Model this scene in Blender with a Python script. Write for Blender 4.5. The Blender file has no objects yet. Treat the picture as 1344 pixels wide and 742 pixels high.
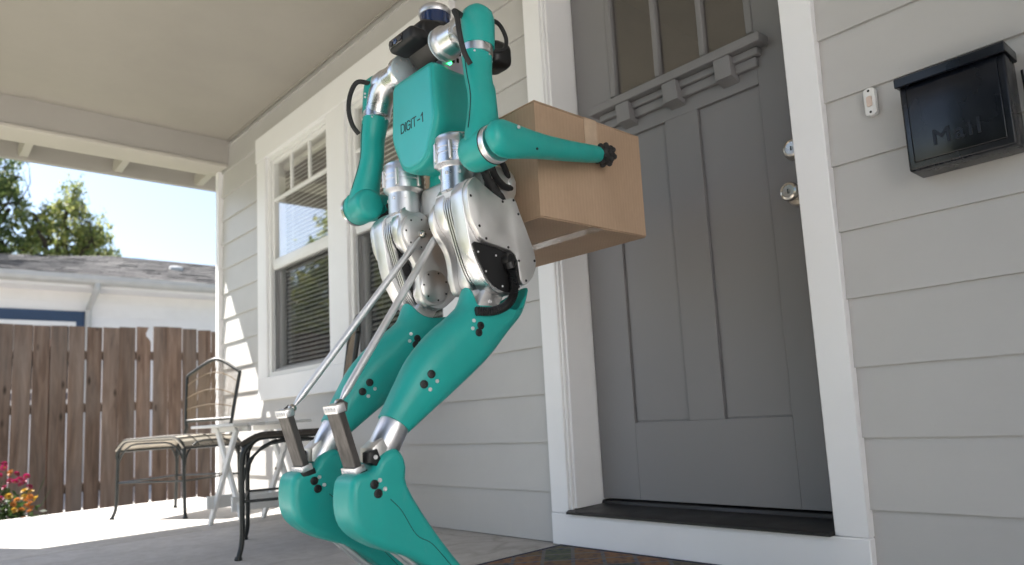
import bpy, bmesh, math, random
from mathutils import Vector, Matrix, noise
from mathutils.bvhtree import BVHTree
random.seed(7)
SC = bpy.context.scene
COL = SC.collection
V = Vector
# ------------------------------------------------------------------ camera
cam_d = bpy.data.cameras.new('camera')
cam_d.sensor_width = 36.0
cam_d.lens = 25.235
cam_d.shift_x = -0.03677
cam_d.shift_y = 0.03396
cam_d.clip_start = 0.05
cam_d.clip_end = 3000
cam = bpy.data.objects.new('camera', cam_d)
COL.objects.link(cam)
cam.matrix_world = Matrix(((0.690652, 0.133982, 0.710668, 0.0),
                           (0.720738, -0.0467, -0.691633, -1.842),
                           (-0.059478, 0.989883, -0.128819, 0.4723),
                           (0, 0, 0, 1)))
cam_d.dof.use_dof = True
cam_d.dof.focus_distance = 1.8
cam_d.dof.aperture_fstop = 3.2
SC.camera = cam
# ------------------------------------------------------------------ sky, sun, exposure
SUN = V((-0.78, -0.35, 1.0)).normalized()
world = bpy.data.worlds.new('World')
SC.world = world
world.use_nodes = True
wn = world.node_tree.nodes
wl = world.node_tree.links
sky_n = wn.new('ShaderNodeTexSky')
sky_n.sky_type = 'NISHITA'
sky_n.sun_disc = False
sky_n.sun_elevation = math.asin(SUN.z)
sky_n.sun_rotation = math.atan2(SUN.x, SUN.y)
sky_n.air_density = 1.0
sky_n.dust_density = 1.2
wl.new(sky_n.outputs[0], wn['Background'].inputs[0])
wn['Background'].inputs[1].default_value = 0.069
sun_d = bpy.data.lights.new('sun', 'SUN')
sun_d.energy = 5.0
sun_d.angle = math.radians(0.5)
sun_d.color = (1.0, 0.955, 0.89)
sun_o = bpy.data.objects.new('sun', sun_d)
COL.objects.link(sun_o)
sun_o.rotation_euler = (-SUN).to_track_quat('-Z', 'Y').to_euler()
sun_o.location = (-20, -10, 25)
SC.view_settings.view_transform = 'Standard'
SC.view_settings.look = 'None'
SC.view_settings.gamma = 1.0
SC.view_settings.use_curve_mapping = False
SC.view_settings.exposure = 1.84
try:
    SC.cycles.max_bounces = 10
    SC.cycles.diffuse_bounces = 5
    SC.cycles.transparent_max_bounces = 24
    SC.cycles.use_denoising = True
    SC.cycles.sample_clamp_indirect = 6
except Exception:
    pass

# ------------------------------------------------------------------ materials
class NT:
    def __init__(s, name):
        s.m = bpy.data.materials.new(name)
        s.m.use_nodes = True
        s.t = s.m.node_tree
        s.n = s.t.nodes
        s.b = s.n['Principled BSDF']
        s.out = s.n['Material Output']
    def new(s, typ, **kw):
        n = s.n.new(typ)
        for k, v in kw.items():
            if k.startswith('i_'):
                key = k[2:].replace('_', ' ')
                n.inputs[key].default_value = v
            else:
                setattr(n, k, v)
        return n
    def link(s, a, b):
        s.t.links.new(a, b)
    def coords(s, scale=(1, 1, 1), kind='Object', rnd=True):
        tc = s.new('ShaderNodeTexCoord')
        mp = s.new('ShaderNodeMapping')
        mp.inputs['Scale'].default_value = scale
        s.link(tc.outputs[kind], mp.inputs['Vector'])
        if rnd:
            oi = s.new('ShaderNodeObjectInfo')
            mu = s.new('ShaderNodeMath', operation='MULTIPLY')
            mu.inputs[1].default_value = 37.0
            s.link(oi.outputs['Random'], mu.inputs[0])
            cb = s.new('ShaderNodeCombineXYZ')
            for i in range(3):
                s.link(mu.outputs[0], cb.inputs[i])
            s.link(cb.outputs[0], mp.inputs['Location'])
        return mp.outputs[0]
    def noise(s, vec, scale, detail=4, rough=.55, dist=0.0):
        n = s.new('ShaderNodeTexNoise')
        n.inputs['Scale'].default_value = scale
        n.inputs['Detail'].default_value = detail
        n.inputs['Roughness'].default_value = rough
        n.inputs['Distortion'].default_value = dist
        s.link(vec, n.inputs['Vector'])
        return n.outputs['Fac']
    def ramp(s, fac, stops):
        r = s.new('ShaderNodeValToRGB')
        e = r.color_ramp.elements
        while len(e) < len(stops):
            e.new(0.5)
        for i, (p, c) in enumerate(stops):
            e[i].position = p
            e[i].color = (*c, 1) if len(c) == 3 else c
        s.link(fac, r.inputs[0])
        return r.outputs[0]
    def mix(s, fac, a, b, typ='MIX'):
        m = s.new('ShaderNodeMix', data_type='RGBA', blend_type=typ)
        for sock, val in ((m.inputs[0], fac), (m.inputs[6], a), (m.inputs[7], b)):
            if hasattr(val, 'links'):
                s.link(val, sock)
            elif isinstance(val, (int, float)):
                sock.default_value = val
            else:
                sock.default_value = (*val, 1)
        return m.outputs[2]
    def bump(s, h, strength=.2, dist=.01, normal=None):
        b = s.new('ShaderNodeBump')
        b.inputs['Strength'].default_value = strength
        b.inputs['Distance'].default_value = dist
        s.link(h, b.inputs['Height'])
        if normal is not None:
            s.link(normal, b.inputs['Normal'])
        return b.outputs[0]
    def set(s, **kw):
        for k, v in kw.items():
            key = {'col': 'Base Color', 'rough': 'Roughness', 'metal': 'Metallic', 'nor': 'Normal',
                   'spec': 'Specular IOR Level', 'coat': 'Coat Weight', 'coatr': 'Coat Roughness',
                   'emit': 'Emission Color', 'emits': 'Emission Strength', 'sheen': 'Sheen Weight'}[k]
            if hasattr(v, 'links'):
                s.link(v, s.b.inputs[key])
            elif isinstance(v, tuple):
                s.b.inputs[key].default_value = (*v, 1)
            else:
                s.b.inputs[key].default_value = v
        return s.m

def dk(c, f):
    return tuple(x * f for x in c)

def plain(name, col, rough=.5, metal=0.0, var=.12, scale=(6, 6, 6), bscale=180, bump=.05, rvar=.12, coat=0.0, bd=.002):
    t = NT(name)
    v = t.coords(scale)
    n1 = t.noise(v, 1.0, 5)
    n2 = t.noise(t.coords(), bscale, 3)
    c = t.ramp(n1, [(.3, dk(col, 1 - var)), (.7, tuple(min(1, x * (1 + var)) for x in col))])
    r = t.new('ShaderNodeMapRange')
    r.inputs['From Min'].default_value = .3
    r.inputs['From Max'].default_value = .7
    r.inputs['To Min'].default_value = max(.02, rough - rvar)
    r.inputs['To Max'].default_value = min(1, rough + rvar)
    t.link(n1, r.inputs['Value'])
    t.set(col=c, rough=r.outputs[0], metal=metal, coat=coat, coatr=.08)
    if bump:
        t.set(nor=t.bump(n2, bump, bd))
    return t.m

def painted_wood(name, col, rough=.5, grain=(2, 60, 60), bump=.25, var=.05, dirt=.1):
    t = NT(name)
    g = t.noise(t.coords(grain), 1.0, 6, .6)
    d = t.noise(t.coords((1.3, 1.3, 1.3)), 1.0, 6, .65)
    c = t.ramp(d, [(.25, dk(col, 1 - dirt)), (.55, col), (.8, dk(col, 1 - var))])
    f = t.noise(t.coords((90, 90, 90)), 1.0, 2)
    spk = t.ramp(f, [(.76, (1, 1, 1)), (.84, (.90, .89, .87))])
    c = t.mix(1.0, c, spk, 'MULTIPLY')
    return t.set(col=c, rough=rough, nor=t.bump(g, bump, .002))

def wood_weathered(name):
    t = NT(name)
    v = t.coords((14, 14, 1.2))
    g = t.noise(v, 1.6, 8, .65, .6)
    big = t.noise(t.coords((5, 5, .9)), 1.0, 4)
    oi = t.new('ShaderNodeObjectInfo')
    c1 = t.ramp(g, [(.28, (.080, .053, .042)), (.5, (.175, .120, .096)), (.72, (.28, .205, .170))])
    tint = t.ramp(oi.outputs['Random'], [(0, (.74, .69, .66)), (.5, (.98, .93, .90)), (1, (1.28, 1.20, 1.16))])
    c = t.mix(1.0, c1, tint, 'MULTIPLY')
    sil = t.ramp(big, [(.45, (0, 0, 0)), (.75, (.5, .5, .5))])
    c = t.mix(sil, c, (.23, .20, .19))
    vo = t.new('ShaderNodeTexVoronoi')
    vo.inputs['Scale'].default_value = 1.0
    t.link(t.coords((7, 7, 2.4)), vo.inputs['Vector'])
    kn = t.ramp(vo.outputs['Distance'], [(.05, (1, 1, 1)), (.13, (0, 0, 0))])
    c = t.mix(kn, c, (.035, .022, .016))
    return t.set(col=c, rough=.85, nor=t.bump(g, .6, .004))

def concrete(name, col, bump=.25):
    t = NT(name)
    v = t.coords(rnd=False, kind='Object')
    a = t.noise(v, 1.4, 8, .65)
    b = t.noise(v, 22, 6, .7)
    f = t.noise(v, 260, 3, .7)
    br = t.noise(t.coords((3, 90, 3), rnd=False), 1.0, 3)
    c = t.ramp(a, [(.3, dk(col, .82)), (.6, col), (.8, dk(col, 1.08))])
    c2 = t.ramp(b, [(.3, (.86, .85, .83)), (.65, (1.04, 1.04, 1.04))])
    c = t.mix(1.0, c, c2, 'MULTIPLY')
    h = t.mix(.5, f, br)
    crk = t.new('ShaderNodeTexVoronoi', feature='DISTANCE_TO_EDGE')
    crk.inputs['Scale'].default_value = .55
    dv = t.new('ShaderNodeTexNoise')
    dv.inputs['Scale'].default_value = 3
    t.link(v, dv.inputs['Vector'])
    add = t.new('ShaderNodeVectorMath', operation='ADD')
    t.link(v, add.inputs[0])
    sc = t.new('ShaderNodeVectorMath', operation='SCALE')
    sc.inputs['Scale'].default_value = .35
    t.link(dv.outputs['Color'], sc.inputs[0])
    t.link(sc.outputs[0], add.inputs[1])
    t.link(add.outputs[0], crk.inputs['Vector'])
    ck = t.ramp(crk.outputs['Distance'], [(.0, (.80, .79, .77)), (.004, (1, 1, 1))])
    c = t.mix(1.0, c, ck, 'MULTIPLY')
    return t.set(col=c, rough=.88, nor=t.bump(h, bump, .003))

def glass(name, rough=.0, tint=(.99, .995, .99), refl=1.0):
    t = NT(name)
    t.n.remove(t.b)
    tr = t.new('ShaderNodeBsdfTransparent')
    tr.inputs[0].default_value = (*tint, 1)
    gl = t.new('ShaderNodeBsdfGlossy')
    gl.inputs['Roughness'].default_value = rough
    gl.inputs[0].default_value = (1, 1, 1, 1)
    lw = t.new('ShaderNodeLayerWeight')          # same reflectance from either side of the thin pane
    lw.inputs['Blend'].default_value = .5
    pw = t.new('ShaderNodeMath', operation='POWER')
    pw.inputs[1].default_value = 3.8
    t.link(lw.outputs['Facing'], pw.inputs[0])
    mu = t.new('ShaderNodeMath', operation='MULTIPLY_ADD', use_clamp=True)
    mu.inputs[1].default_value = .86 * refl
    mu.inputs[2].default_value = .13 * refl     # two panes of a sealed unit
    t.link(pw.outputs[0], mu.inputs[0])
    w = t.noise(t.coords((1.3, 1.3, 1.3)), 1.0, 2)
    bm_ = t.bump(w, .04, .02)
    t.link(bm_, gl.inputs['Normal'])
    mx = t.new('ShaderNodeMixShader')
    t.link(mu.outputs[0], mx.inputs[0])
    t.link(tr.outputs[0], mx.inputs[1])
    t.link(gl.outputs[0], mx.inputs[2])
    t.link(mx.outputs[0], t.out.inputs[0])
    return t.m

def screen_mat(name):
    t = NT(name)
    t.n.remove(t.b)
    tr = t.new('ShaderNodeBsdfTransparent')
    di = t.new('ShaderNodeBsdfDiffuse')
    di.inputs[0].default_value = (.035, .037, .042, 1)
    mx = t.new('ShaderNodeMixShader')
    n = t.noise(t.coords((900, 900, 900)), 1.0, 1)
    r = t.ramp(n, [(.3, (.34,) * 3), (.7, (.5,) * 3)])
    t.link(r, mx.inputs[0])
    t.link(tr.outputs[0], mx.inputs[1])
    t.link(di.outputs[0], mx.inputs[2])
    t.link(mx.outputs[0], t.out.inputs[0])
    return t.m

def leaf(name, cols, trans=.45):
    t = NT(name)
    g = t.new('ShaderNodeNewGeometry')
    c = t.ramp(g.outputs['Random Per Island'], [(i / (len(cols) - 1), k) for i, k in enumerate(cols)])
    t.set(col=c, rough=.55)
    tl = t.new('ShaderNodeBsdfTranslucent')
    t.link(c, tl.inputs[0])
    mx = t.new('ShaderNodeMixShader')
    mx.inputs[0].default_value = trans
    t.link(t.b.outputs[0], mx.inputs[1])
    t.link(tl.outputs[0], mx.inputs[2])
    t.link(mx.outputs[0], t.out.inputs[0])
    return t.m

def metal_brushed(name, col=(.70, .70, .71), rough=.3, axis=(4, 4, 140), bump=.12, metal=1.0):
    t = NT(name)
    g = t.noise(t.coords(axis), 1.0, 4)
    b = t.noise(t.coords((9, 9, 9)), 1.0, 5, .6)
    c = t.ramp(b, [(.3, dk(col, .86)), (.7, col)])
    r = t.ramp(g, [(.3, (rough * .75,) * 3), (.7, (rough * 1.35,) * 3)])
    r2 = t.ramp(b, [(.35, (.9,) * 3), (.65, (1.15,) * 3)])
    r = t.mix(1.0, r, r2, 'MULTIPLY')
    return t.set(col=c, rough=r, metal=metal, nor=t.bump(g, bump, .001))

def teal_mat(name):
    t = NT(name)
    n = t.noise(t.coords((5, 5, 5)), 1.0, 5)
    c = t.ramp(n, [(.3, (.010, .305, .275)), (.7, (.014, .355, .322))])
    sp = t.noise(t.coords(), 420, 2)
    dust = t.noise(t.coords((26, 26, 9)), 1.0, 7, .7)
    r = t.ramp(dust, [(.35, (.30,) * 3), (.7, (.56,) * 3)])
    dm = t.ramp(dust, [(.58, (0, 0, 0)), (.80, (.16,) * 3)])
    c = t.mix(dm, c, (.30, .42, .40))
    sc1 = t.noise(t.coords((240, 240, 14)), 1.0, 3, .6, 1.2)
    msk = t.noise(t.coords((16, 16, 16)), 1.0, 3)
    scr = t.mix(1.0, t.ramp(sc1, [(.66, (0, 0, 0)), (.71, (.8,) * 3)]), t.ramp(msk, [(.54, (0, 0, 0)), (.66, (1, 1, 1))]), 'MULTIPLY')
    c = t.mix(scr, c, (.12, .42, .39))
    return t.set(col=c, rough=r, nor=t.bump(sp, .05, .0006))

def cardboard(name):
    t = NT(name)
    n = t.noise(t.coords((4, 4, 4)), 1.0, 6)
    tc = t.coords((1, 1, 1))
    wv = t.new('ShaderNodeTexWave', wave_type='BANDS', bands_direction='DIAGONAL')
    wv.inputs['Scale'].default_value = 34
    wv.inputs['Distortion'].default_value = .6
    wv.inputs['Detail'].default_value = 1
    mp = t.new('ShaderNodeMapping')
    mp.inputs['Scale'].default_value = (1.6, 1.6, 0.0)
    t.link(tc, mp.inputs['Vector'])
    t.link(mp.outputs[0], wv.inputs['Vector'])
    fb = t.noise(t.coords((160, 160, 30)), 1.0, 4, .7)
    c = t.ramp(n, [(.3, (.37, .255, .170)), (.7, (.45, .315, .215))])
    s = t.ramp(fb, [(.3, (.94, .935, .93)), (.7, (1.03, 1.03, 1.03))])
    c = t.mix(1.0, c, s, 'MULTIPLY')
    w = t.ramp(wv.outputs['Fac'], [(0, (.965,) * 3), (1, (1.015,) * 3)])
    c = t.mix(1.0, c, w, 'MULTIPLY')
    nb = t.bump(fb, .08, .001, t.bump(wv.outputs['Fac'], .05, .001))
    return t.set(col=c, rough=.78, nor=nb)

def mat_pattern(name):
    t = NT(name)
    tc = t.new('ShaderNodeTexCoord')
    mp = t.new('ShaderNodeMapping')
    mp.inputs['Rotation'].default_value = (0, 0, math.radians(45))
    t.link(tc.outputs['Object'], mp.inputs['Vector'])
    br = t.new('ShaderNodeTexBrick')
    br.offset = 0.0
    br.inputs['Scale'].default_value = 1.0
    br.inputs['Brick Width'].default_value = .095
    br.inputs['Row Height'].default_value = .095
    br.inputs['Mortar Size'].default_value = .006
    br.inputs['Color1'].default_value = (.07, .09, .07, 1)
    br.inputs['Color2'].default_value = (.20, .105, .06, 1)
    br.inputs['Mortar'].default_value = (.13, .125, .14, 1)
    t.link(mp.outputs[0], br.inputs['Vector'])
    vo = t.new('ShaderNodeTexVoronoi')
    vo.inputs['Scale'].default_value = 42
    t.link(mp.outputs[0], vo.inputs['Vector'])
    hs = t.ramp(vo.outputs['Distance'], [(.2, (.45, .55, 1.0)), (.55, (1.3, 1.25, 1.0))])
    c = t.mix(.75, br.outputs['Color'], hs, 'MULTIPLY')
    n = t.noise(tc.outputs['Object'], 420, 3)
    return t.set(col=c, rough=.95, nor=t.bump(n, .7, .004))

def shingle_mat(name):
    t = NT(name)
    g = t.new('ShaderNodeNewGeometry')
    c = t.ramp(g.outputs['Random Per Island'], [(0, (.085, .08, .078)), (.5, (.13, .122, .118)), (1, (.175, .165, .155))])
    n = t.noise(t.coords((30, 30, 30), rnd=False), 1.0, 6, .7)
    d = t.ramp(n, [(.3, (.75,) * 3), (.7, (1.1,) * 3)])
    return t.set(col=t.mix(1.0, c, d, 'MULTIPLY'), rough=.95, nor=t.bump(n, .5, .01))

def ground_mat(name):
    t = NT(name)
    v = t.coords(rnd=False)
    n = t.noise(v, .6, 8, .7)
    f = t.noise(v, 30, 5, .7)
    c = t.ramp(n, [(.3, (.055, .085, .028)), (.5, (.10, .125, .045)), (.7, (.17, .15, .085))])
    d = t.ramp(f, [(.3, (.6, .65, .5)), (.7, (1.2, 1.2, 1.1))])
    return t.set(col=t.mix(1.0, c, d, 'MULTIPLY'), rough=.95, nor=t.bump(f, .8, .03))

MS = dict(
    siding=painted_wood('siding_paint', (.520, .510, .498), .42, (1.2, 50, 70), .14, .04, .09),
    trim=painted_wood('trim_paint', (.87, .87, .88), .42, (6, 40, 12), .04, .03, .06),
    trimh=painted_wood('trim_paint_along', (.87, .87, .88), .42, (1.5, 40, 40), .04, .03, .06),
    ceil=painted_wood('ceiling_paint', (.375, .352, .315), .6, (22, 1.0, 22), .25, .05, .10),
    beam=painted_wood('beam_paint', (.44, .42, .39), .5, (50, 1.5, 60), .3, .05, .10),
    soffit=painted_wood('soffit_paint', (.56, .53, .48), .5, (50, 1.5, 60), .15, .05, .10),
    door=painted_wood('door_paint', (.208, .202, .206), .56, (60, 60, 9), .04, .02, .04),
    floor=concrete('porch_concrete', (.56, .54, .52)),
    path=concrete('walk_concrete', (.46, .43, .39)),
    fence=wood_weathered('fence_wood'),
    gl=glass('window_glass'), gld=glass('door_glass', .02, (.80, .78, .76)),
    screen=screen_mat('insect_screen'),
    vinyl=plain('white_vinyl', (.80, .80, .79), .36, 0, .012, bump=.0, rvar=.03),
    grille=plain('sash_grey', (.42, .42, .43), .4, 0, .05),
    blind=plain('blind_slat', (.86, .84, .79), .4, 0, .06, bump=.02),
    dark=plain('dark_interior', (.07, .065, .06), .9, 0, .2),
    room=plain('room_plaster', (.30, .28, .25), .9, 0, .1),
    black=plain('black_plastic', (.006, .006, .007), .48, 0, .2, bump=.08),
    rubber=plain('black_rubber', (.014, .014, .015), .7, 0, .25, bump=.25, bscale=300),
    gloss=plain('black_enamel', (.0035, .0045, .008), .26, 0, .15, bump=.08, bscale=60, coat=.0),
    iron=plain('painted_iron', (.014, .017, .016), .38, 0, .3, bump=.25, bscale=220),
    wicker=plain('wicker', (.22, .165, .11), .7, 0, .25, bump=.3),
    wickerl=plain('wicker_pale', (.50, .455, .38), .7, 0, .2, bump=.3),
    wickerd=plain('wicker_dark', (.05, .042, .034), .7, 0, .25, bump=.3),
    tablew=painted_wood('white_table_paint', (.74, .74, .72), .5, (3, 60, 60), .3, .05, .15),
    teal=teal_mat('teal_shell'),
    panel=plain('teal_panel', (.035, .40, .41), .38, 0, .05, bump=.03),
    alu=metal_brushed('brushed_aluminium', (.76, .76, .77), .33, (9, 9, 9), .04, 1.0),
    alup=metal_brushed('satin_aluminium', (.76, .75, .74), .43, (5, 5, 5), .05, .97),
    alut=metal_brushed('turned_aluminium', (.76, .76, .78), .31, (7, 7, 7), .03),
    steel=metal_brushed('rod_steel', (.80, .80, .81), .44, (30, 30, 8), .05, .85),
    steelgrey=metal_brushed('spring_plate', (.115, .108, .105), .45, (120, 120, 6), .25),
    nickel=metal_brushed('satin_nickel', (.62, .58, .52), .26, (20, 20, 20), .05),
    lens=plain('sensor_glass', (.006, .006, .010), .06, 0, .1, bump=0, coat=1.0),
    lidar=plain('lidar_glass', (.004, .022, .085), .05, 0, .1, bump=0, coat=1.0),
    text=plain('ink', (.015, .02, .022), .6, 0, .05, bump=0),
    card=cardboard('cardboard'),
    tape=plain('packing_tape', (.46, .33, .22), .18, 0, .1, scale=(30, 30, 30), bump=.2, bscale=40, coat=.6),
    mat=mat_pattern('woven_mat'), matb=plain('mat_border', (.018, .018, .045), .95, 0, .2, bump=.6, bscale=400),
    thresh=plain('threshold_bronze', (.016, .015, .015), .5, 0, .25, bump=.1),
    shingle=shingle_mat('asphalt_shingle'),
    nwall=painted_wood('neighbour_siding', (.82, .81, .81), .6, (50, 1.2, 60), .2),
    gutter=plain('gutter_paint', (.50, .50, .49), .45, 0, .08),
    blue=plain('blue_paint', (.025, .055, .115), .5, 0, .1),
    bark=plain('bark', (.045, .032, .024), .95, 0, .4, scale=(9, 9, 3), bump=.9, bscale=40, bd=.03),
    leafa=leaf('olive_leaves', [(.08, .11, .035), (.19, .24, .07), (.34, .36, .12), (.42, .40, .15)]),
    leafb=leaf('green_leaves', [(.06, .10, .035), (.14, .19, .06), (.27, .30, .11)]),
    leafc=leaf('bush_leaves', [(.012, .035, .010), (.03, .06, .016), (.055, .085, .022)]),
    grass=leaf('grass_blades', [(.08, .12, .03), (.15, .19, .05), (.24, .23, .08)]),
    petm=leaf('magenta_petals', [(.20, .006, .045), (.30, .012, .085)]),
    peto=leaf('orange_petals', [(.36, .12, .03), (.46, .19, .045)]),
    pety=leaf('yellow_petals', [(.44, .27, .03), (.50, .32, .05)]),
    eye=plain('flower_centre', (.20, .09, .01), .9, 0, .2),
    white=plain('white_plastic', (.78, .78, .77), .3, 0, .03, bump=0),
    button=plain('bell_button', (.72, .58, .50), .35, 0, .03, bump=0),
    ground=ground_mat('lawn'),
    disc=metal_brushed('blue_grey_disc', (.60, .70, .75), .5, (5, 5, 5), .02, .2),
    lilac=metal_brushed('anodised_deck', (.62, .60, .70), .3, (5, 5, 5), .03),
)
_led = NT('status_led')
_led.set(col=(.02, .5, .1), emit=(.05, 1.0, .25), emits=2.0)
MS['led'] = _led.m

# ------------------------------------------------------------------ mesh helpers
PW = {}   # world position of every object built (no parent is rotated)

def wpos(o):
    return PW[o.name] if o is not None else V((0, 0, 0))

def finish(name, me, mat, parent=None, origin=None, smooth=38):
    if smooth:
        me.polygons.foreach_set('use_smooth', [True] * len(me.polygons))
        me.set_sharp_from_angle(angle=math.radians(smooth))
    if mat is not None and not me.materials:
        me.materials.append(MS[mat] if isinstance(mat, str) else mat)
    o = bpy.data.objects.new(name, me)
    COL.objects.link(o)
    if origin is None:
        if len(me.vertices):
            xs = [v.co for v in me.vertices]
            lo = V((min(c.x for c in xs), min(c.y for c in xs), min(c.z for c in xs)))
            hi = V((max(c.x for c in xs), max(c.y for c in xs), max(c.z for c in xs)))
            origin = (lo + hi) / 2
        else:
            origin = V((0, 0, 0))
        me.transform(Matrix.Translation(-origin))
    PW[o.name] = V(origin)
    o.parent = parent
    o.location = V(origin) - wpos(parent)
    return o

def mk(name, bm, mat, parent=None, smooth=38):
    bmesh.ops.recalc_face_normals(bm, faces=bm.faces)
    me = bpy.data.meshes.new(name)
    bm.to_mesh(me)
    bm.free()
    return finish(name, me, mat, parent, None, smooth)

def inst(name, me, loc, parent=None, rot=None):
    o = bpy.data.objects.new(name, me)
    COL.objects.link(o)
    PW[o.name] = V(loc)
    o.parent = parent
    o.location = V(loc) - wpos(parent)
    if rot is not None:
        o.rotation_euler = rot
    return o

def thing(name, label, cat, loc, group=None):
    o = bpy.data.objects.new(name, None)
    COL.objects.link(o)
    o.location = loc
    o.empty_display_size = .1
    PW[o.name] = V(loc)
    o['label'] = label
    o['category'] = cat
    if group:
        o['group'] = group
    return o

def tag(o, label, cat, group=None):
    o['label'] = label
    o['category'] = cat
    if group:
        o['group'] = group
    return o

def bm_box(bm, x0, x1, y0, y1, z0, z1, bev=0.0, seg=2):
    vs = [bm.verts.new((x, y, z)) for x in (x0, x1) for y in (y0, y1) for z in (z0, z1)]
    fs = [bm.faces.new([vs[i] for i in f]) for f in
          ((0, 1, 3, 2), (4, 6, 7, 5), (0, 4, 5, 1), (2, 3, 7, 6), (0, 2, 6, 4), (1, 5, 7, 3))]
    if bev:
        es = list({e for f in fs for e in f.edges})
        bmesh.ops.bevel(bm, geom=es, offset=bev, segments=seg, affect='EDGES', profile=.5)
    return vs

def box(name, x0, x1, y0, y1, z0, z1, mat, parent=None, bev=.002, seg=1):
    bm = bmesh.new()
    bm_box(bm, min(x0, x1), max(x0, x1), min(y0, y1), max(y0, y1), min(z0, z1), max(z0, z1), bev, seg)
    return mk(name, bm, mat, parent)

def prism(name, poly, f, a0, a1, mat, parent=None, bev=0.0, seg=2, smooth=38, both=True):
    """poly: 2-D points; f(u,v,w) -> 3-D; extruded from w=a0 to a1; cap edges bevelled"""
    bm = bmesh.new()
    bm_prism(bm, poly, f, a0, a1, bev, seg, both)
    return mk(name, bm, mat, parent, smooth)

def bm_prism(bm, poly, f, a0, a1, bev=0.0, seg=2, both=True):
    A = [bm.verts.new(f(u, v, a0)) for u, v in poly]
    Bv = [bm.verts.new(f(u, v, a1)) for u, v in poly]
    n = len(poly)
    c0 = bm.faces.new(A)
    c1 = bm.faces.new(Bv[::-1])
    for i in range(n):
        bm.faces.new((A[i], Bv[i], Bv[(i + 1) % n], A[(i + 1) % n]))
    if bev:
        es = list(c1.edges) + (list(c0.edges) if both else [])
        bmesh.ops.bevel(bm, geom=es, offset=bev, segments=seg, affect='EDGES', profile=.5, clamp_overlap=True)

FX = lambda u, v, w: (w, u, v)      # polygon in Y,Z extruded along X
FY = lambda u, v, w: (u, w, v)      # polygon in X,Z extruded along Y
FZ = lambda u, v, w: (u, v, w)

def shrink(poly, d):
    """offset a polygon inwards by d"""
    n = len(poly)
    area = sum(poly[i][0] * poly[(i + 1) % n][1] - poly[(i + 1) % n][0] * poly[i][1] for i in range(n))
    sg = 1 if area > 0 else -1
    out = []
    for i in range(n):
        p0, p1, p2 = V(poly[i - 1]), V(poly[i]), V(poly[(i + 1) % n])
        e1 = (p1 - p0).normalized()
        e2 = (p2 - p1).normalized()
        n1 = V((-e1.y, e1.x)) * sg
        n2 = V((-e2.y, e2.x)) * sg
        m = (n1 + n2)
        k = m.length
        m = m / k if k > 1e-6 else n1
        s = d / max(.45, m.dot(n1))
        out.append(tuple(p1 + m * s))
    return out

def smooth_poly(poly, k=4):
    """Catmull-Rom through a closed polygon"""
    n = len(poly)
    P = [V(p) for p in poly]
    out = []
    for i in range(n):
        a, b, c, d = P[i - 1], P[i], P[(i + 1) % n], P[(i + 2) % n]
        for j in range(k):
            t = j / k
            out.append(tuple(.5 * ((2 * b) + (c - a) * t + (2 * a - 5 * b + 4 * c - d) * t * t + (3 * b - a - 3 * c + d) * t ** 3)))
    return out

def cr(pts, k=6):
    """Catmull-Rom through an open path"""
    P = [V(p) for p in pts]
    P = [2 * P[0] - P[1]] + P + [2 * P[-1] - P[-2]]
    out = []
    for i in range(1, len(P) - 2):
        a, b, c, d = P[i - 1], P[i], P[i + 1], P[i + 2]
        for j in range(k):
            t = j / k
            out.append(.5 * ((2 * b) + (c - a) * t + (2 * a - 5 * b + 4 * c - d) * t * t + (3 * b - a - 3 * c + d) * t ** 3))
    out.append(P[-2])
    return out

def bm_tube(bm, path, r, n=10, caps=True, flat=None):
    P = [V(p) for p in path]
    m = len(P)
    R = r if isinstance(r, (list, tuple)) else [r] * m
    T = []
    for i in range(m):
        d = P[min(i + 1, m - 1)] - P[max(i - 1, 0)]
        T.append(d.normalized() if d.length > 1e-9 else V((0, 0, 1)))
    up = V((0, 0, 1)) if abs(T[0].z) < .9 else V((1, 0, 0))
    N = (up - T[0] * up.dot(T[0])).normalized()
    rings = []
    for i in range(m):
        N = N - T[i] * N.dot(T[i])
        if N.length < 1e-6:
            N = T[i].orthogonal()
        N.normalize()
        Bn = T[i].cross(N)
        ring = []
        for j in range(n):
            a = 2 * math.pi * j / n
            ring.append(bm.verts.new(P[i] + (N * math.cos(a) * (flat or 1.0) + Bn * math.sin(a)) * R[i]))
        rings.append(ring)
    for i in range(m - 1):
        for j in range(n):
            bm.faces.new((rings[i][j], rings[i][(j + 1) % n], rings[i + 1][(j + 1) % n], rings[i + 1][j]))
    if caps:
        bm.faces.new(rings[0][::-1])
        bm.faces.new(rings[-1])

def tube(name, path, r, mat, parent=None, n=10, caps=True, flat=None, smooth=50):
    bm = bmesh.new()
    bm_tube(bm, path, r, n, caps, flat)
    return mk(name, bm, mat, parent, smooth)

def bm_rings(bm, rings, cap0=True, cap1=True):
    R = [[bm.verts.new(p) for p in ring] for ring in rings]
    n = len(R[0])
    for i in range(len(R) - 1):
        for j in range(n):
            bm.faces.new((R[i][j], R[i][(j + 1) % n], R[i + 1][(j + 1) % n], R[i + 1][j]))
    if cap0:
        bm.faces.new(R[0][::-1])
    if cap1:
        bm.faces.new(R[-1])
    return R

def bm_lathe(bm, prof, org, axis, n=28):
    """prof: (radius, distance along axis)"""
    ax = V(axis).normalized()
    e1 = ax.orthogonal().normalized()
    e2 = ax.cross(e1)
    org = V(org)
    rings = []
    for r, h in prof:
        rings.append([org + ax * h + (e1 * math.cos(2 * math.pi * j / n) + e2 * math.sin(2 * math.pi * j / n)) * max(r, 1e-5) for j in range(n)])
    bm_rings(bm, rings)

def lathe(name, prof, org, axis, mat, parent=None, n=28, smooth=35):
    bm = bmesh.new()
    bm_lathe(bm, prof, org, axis, n)
    return mk(name, bm, mat, parent, smooth)

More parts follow.
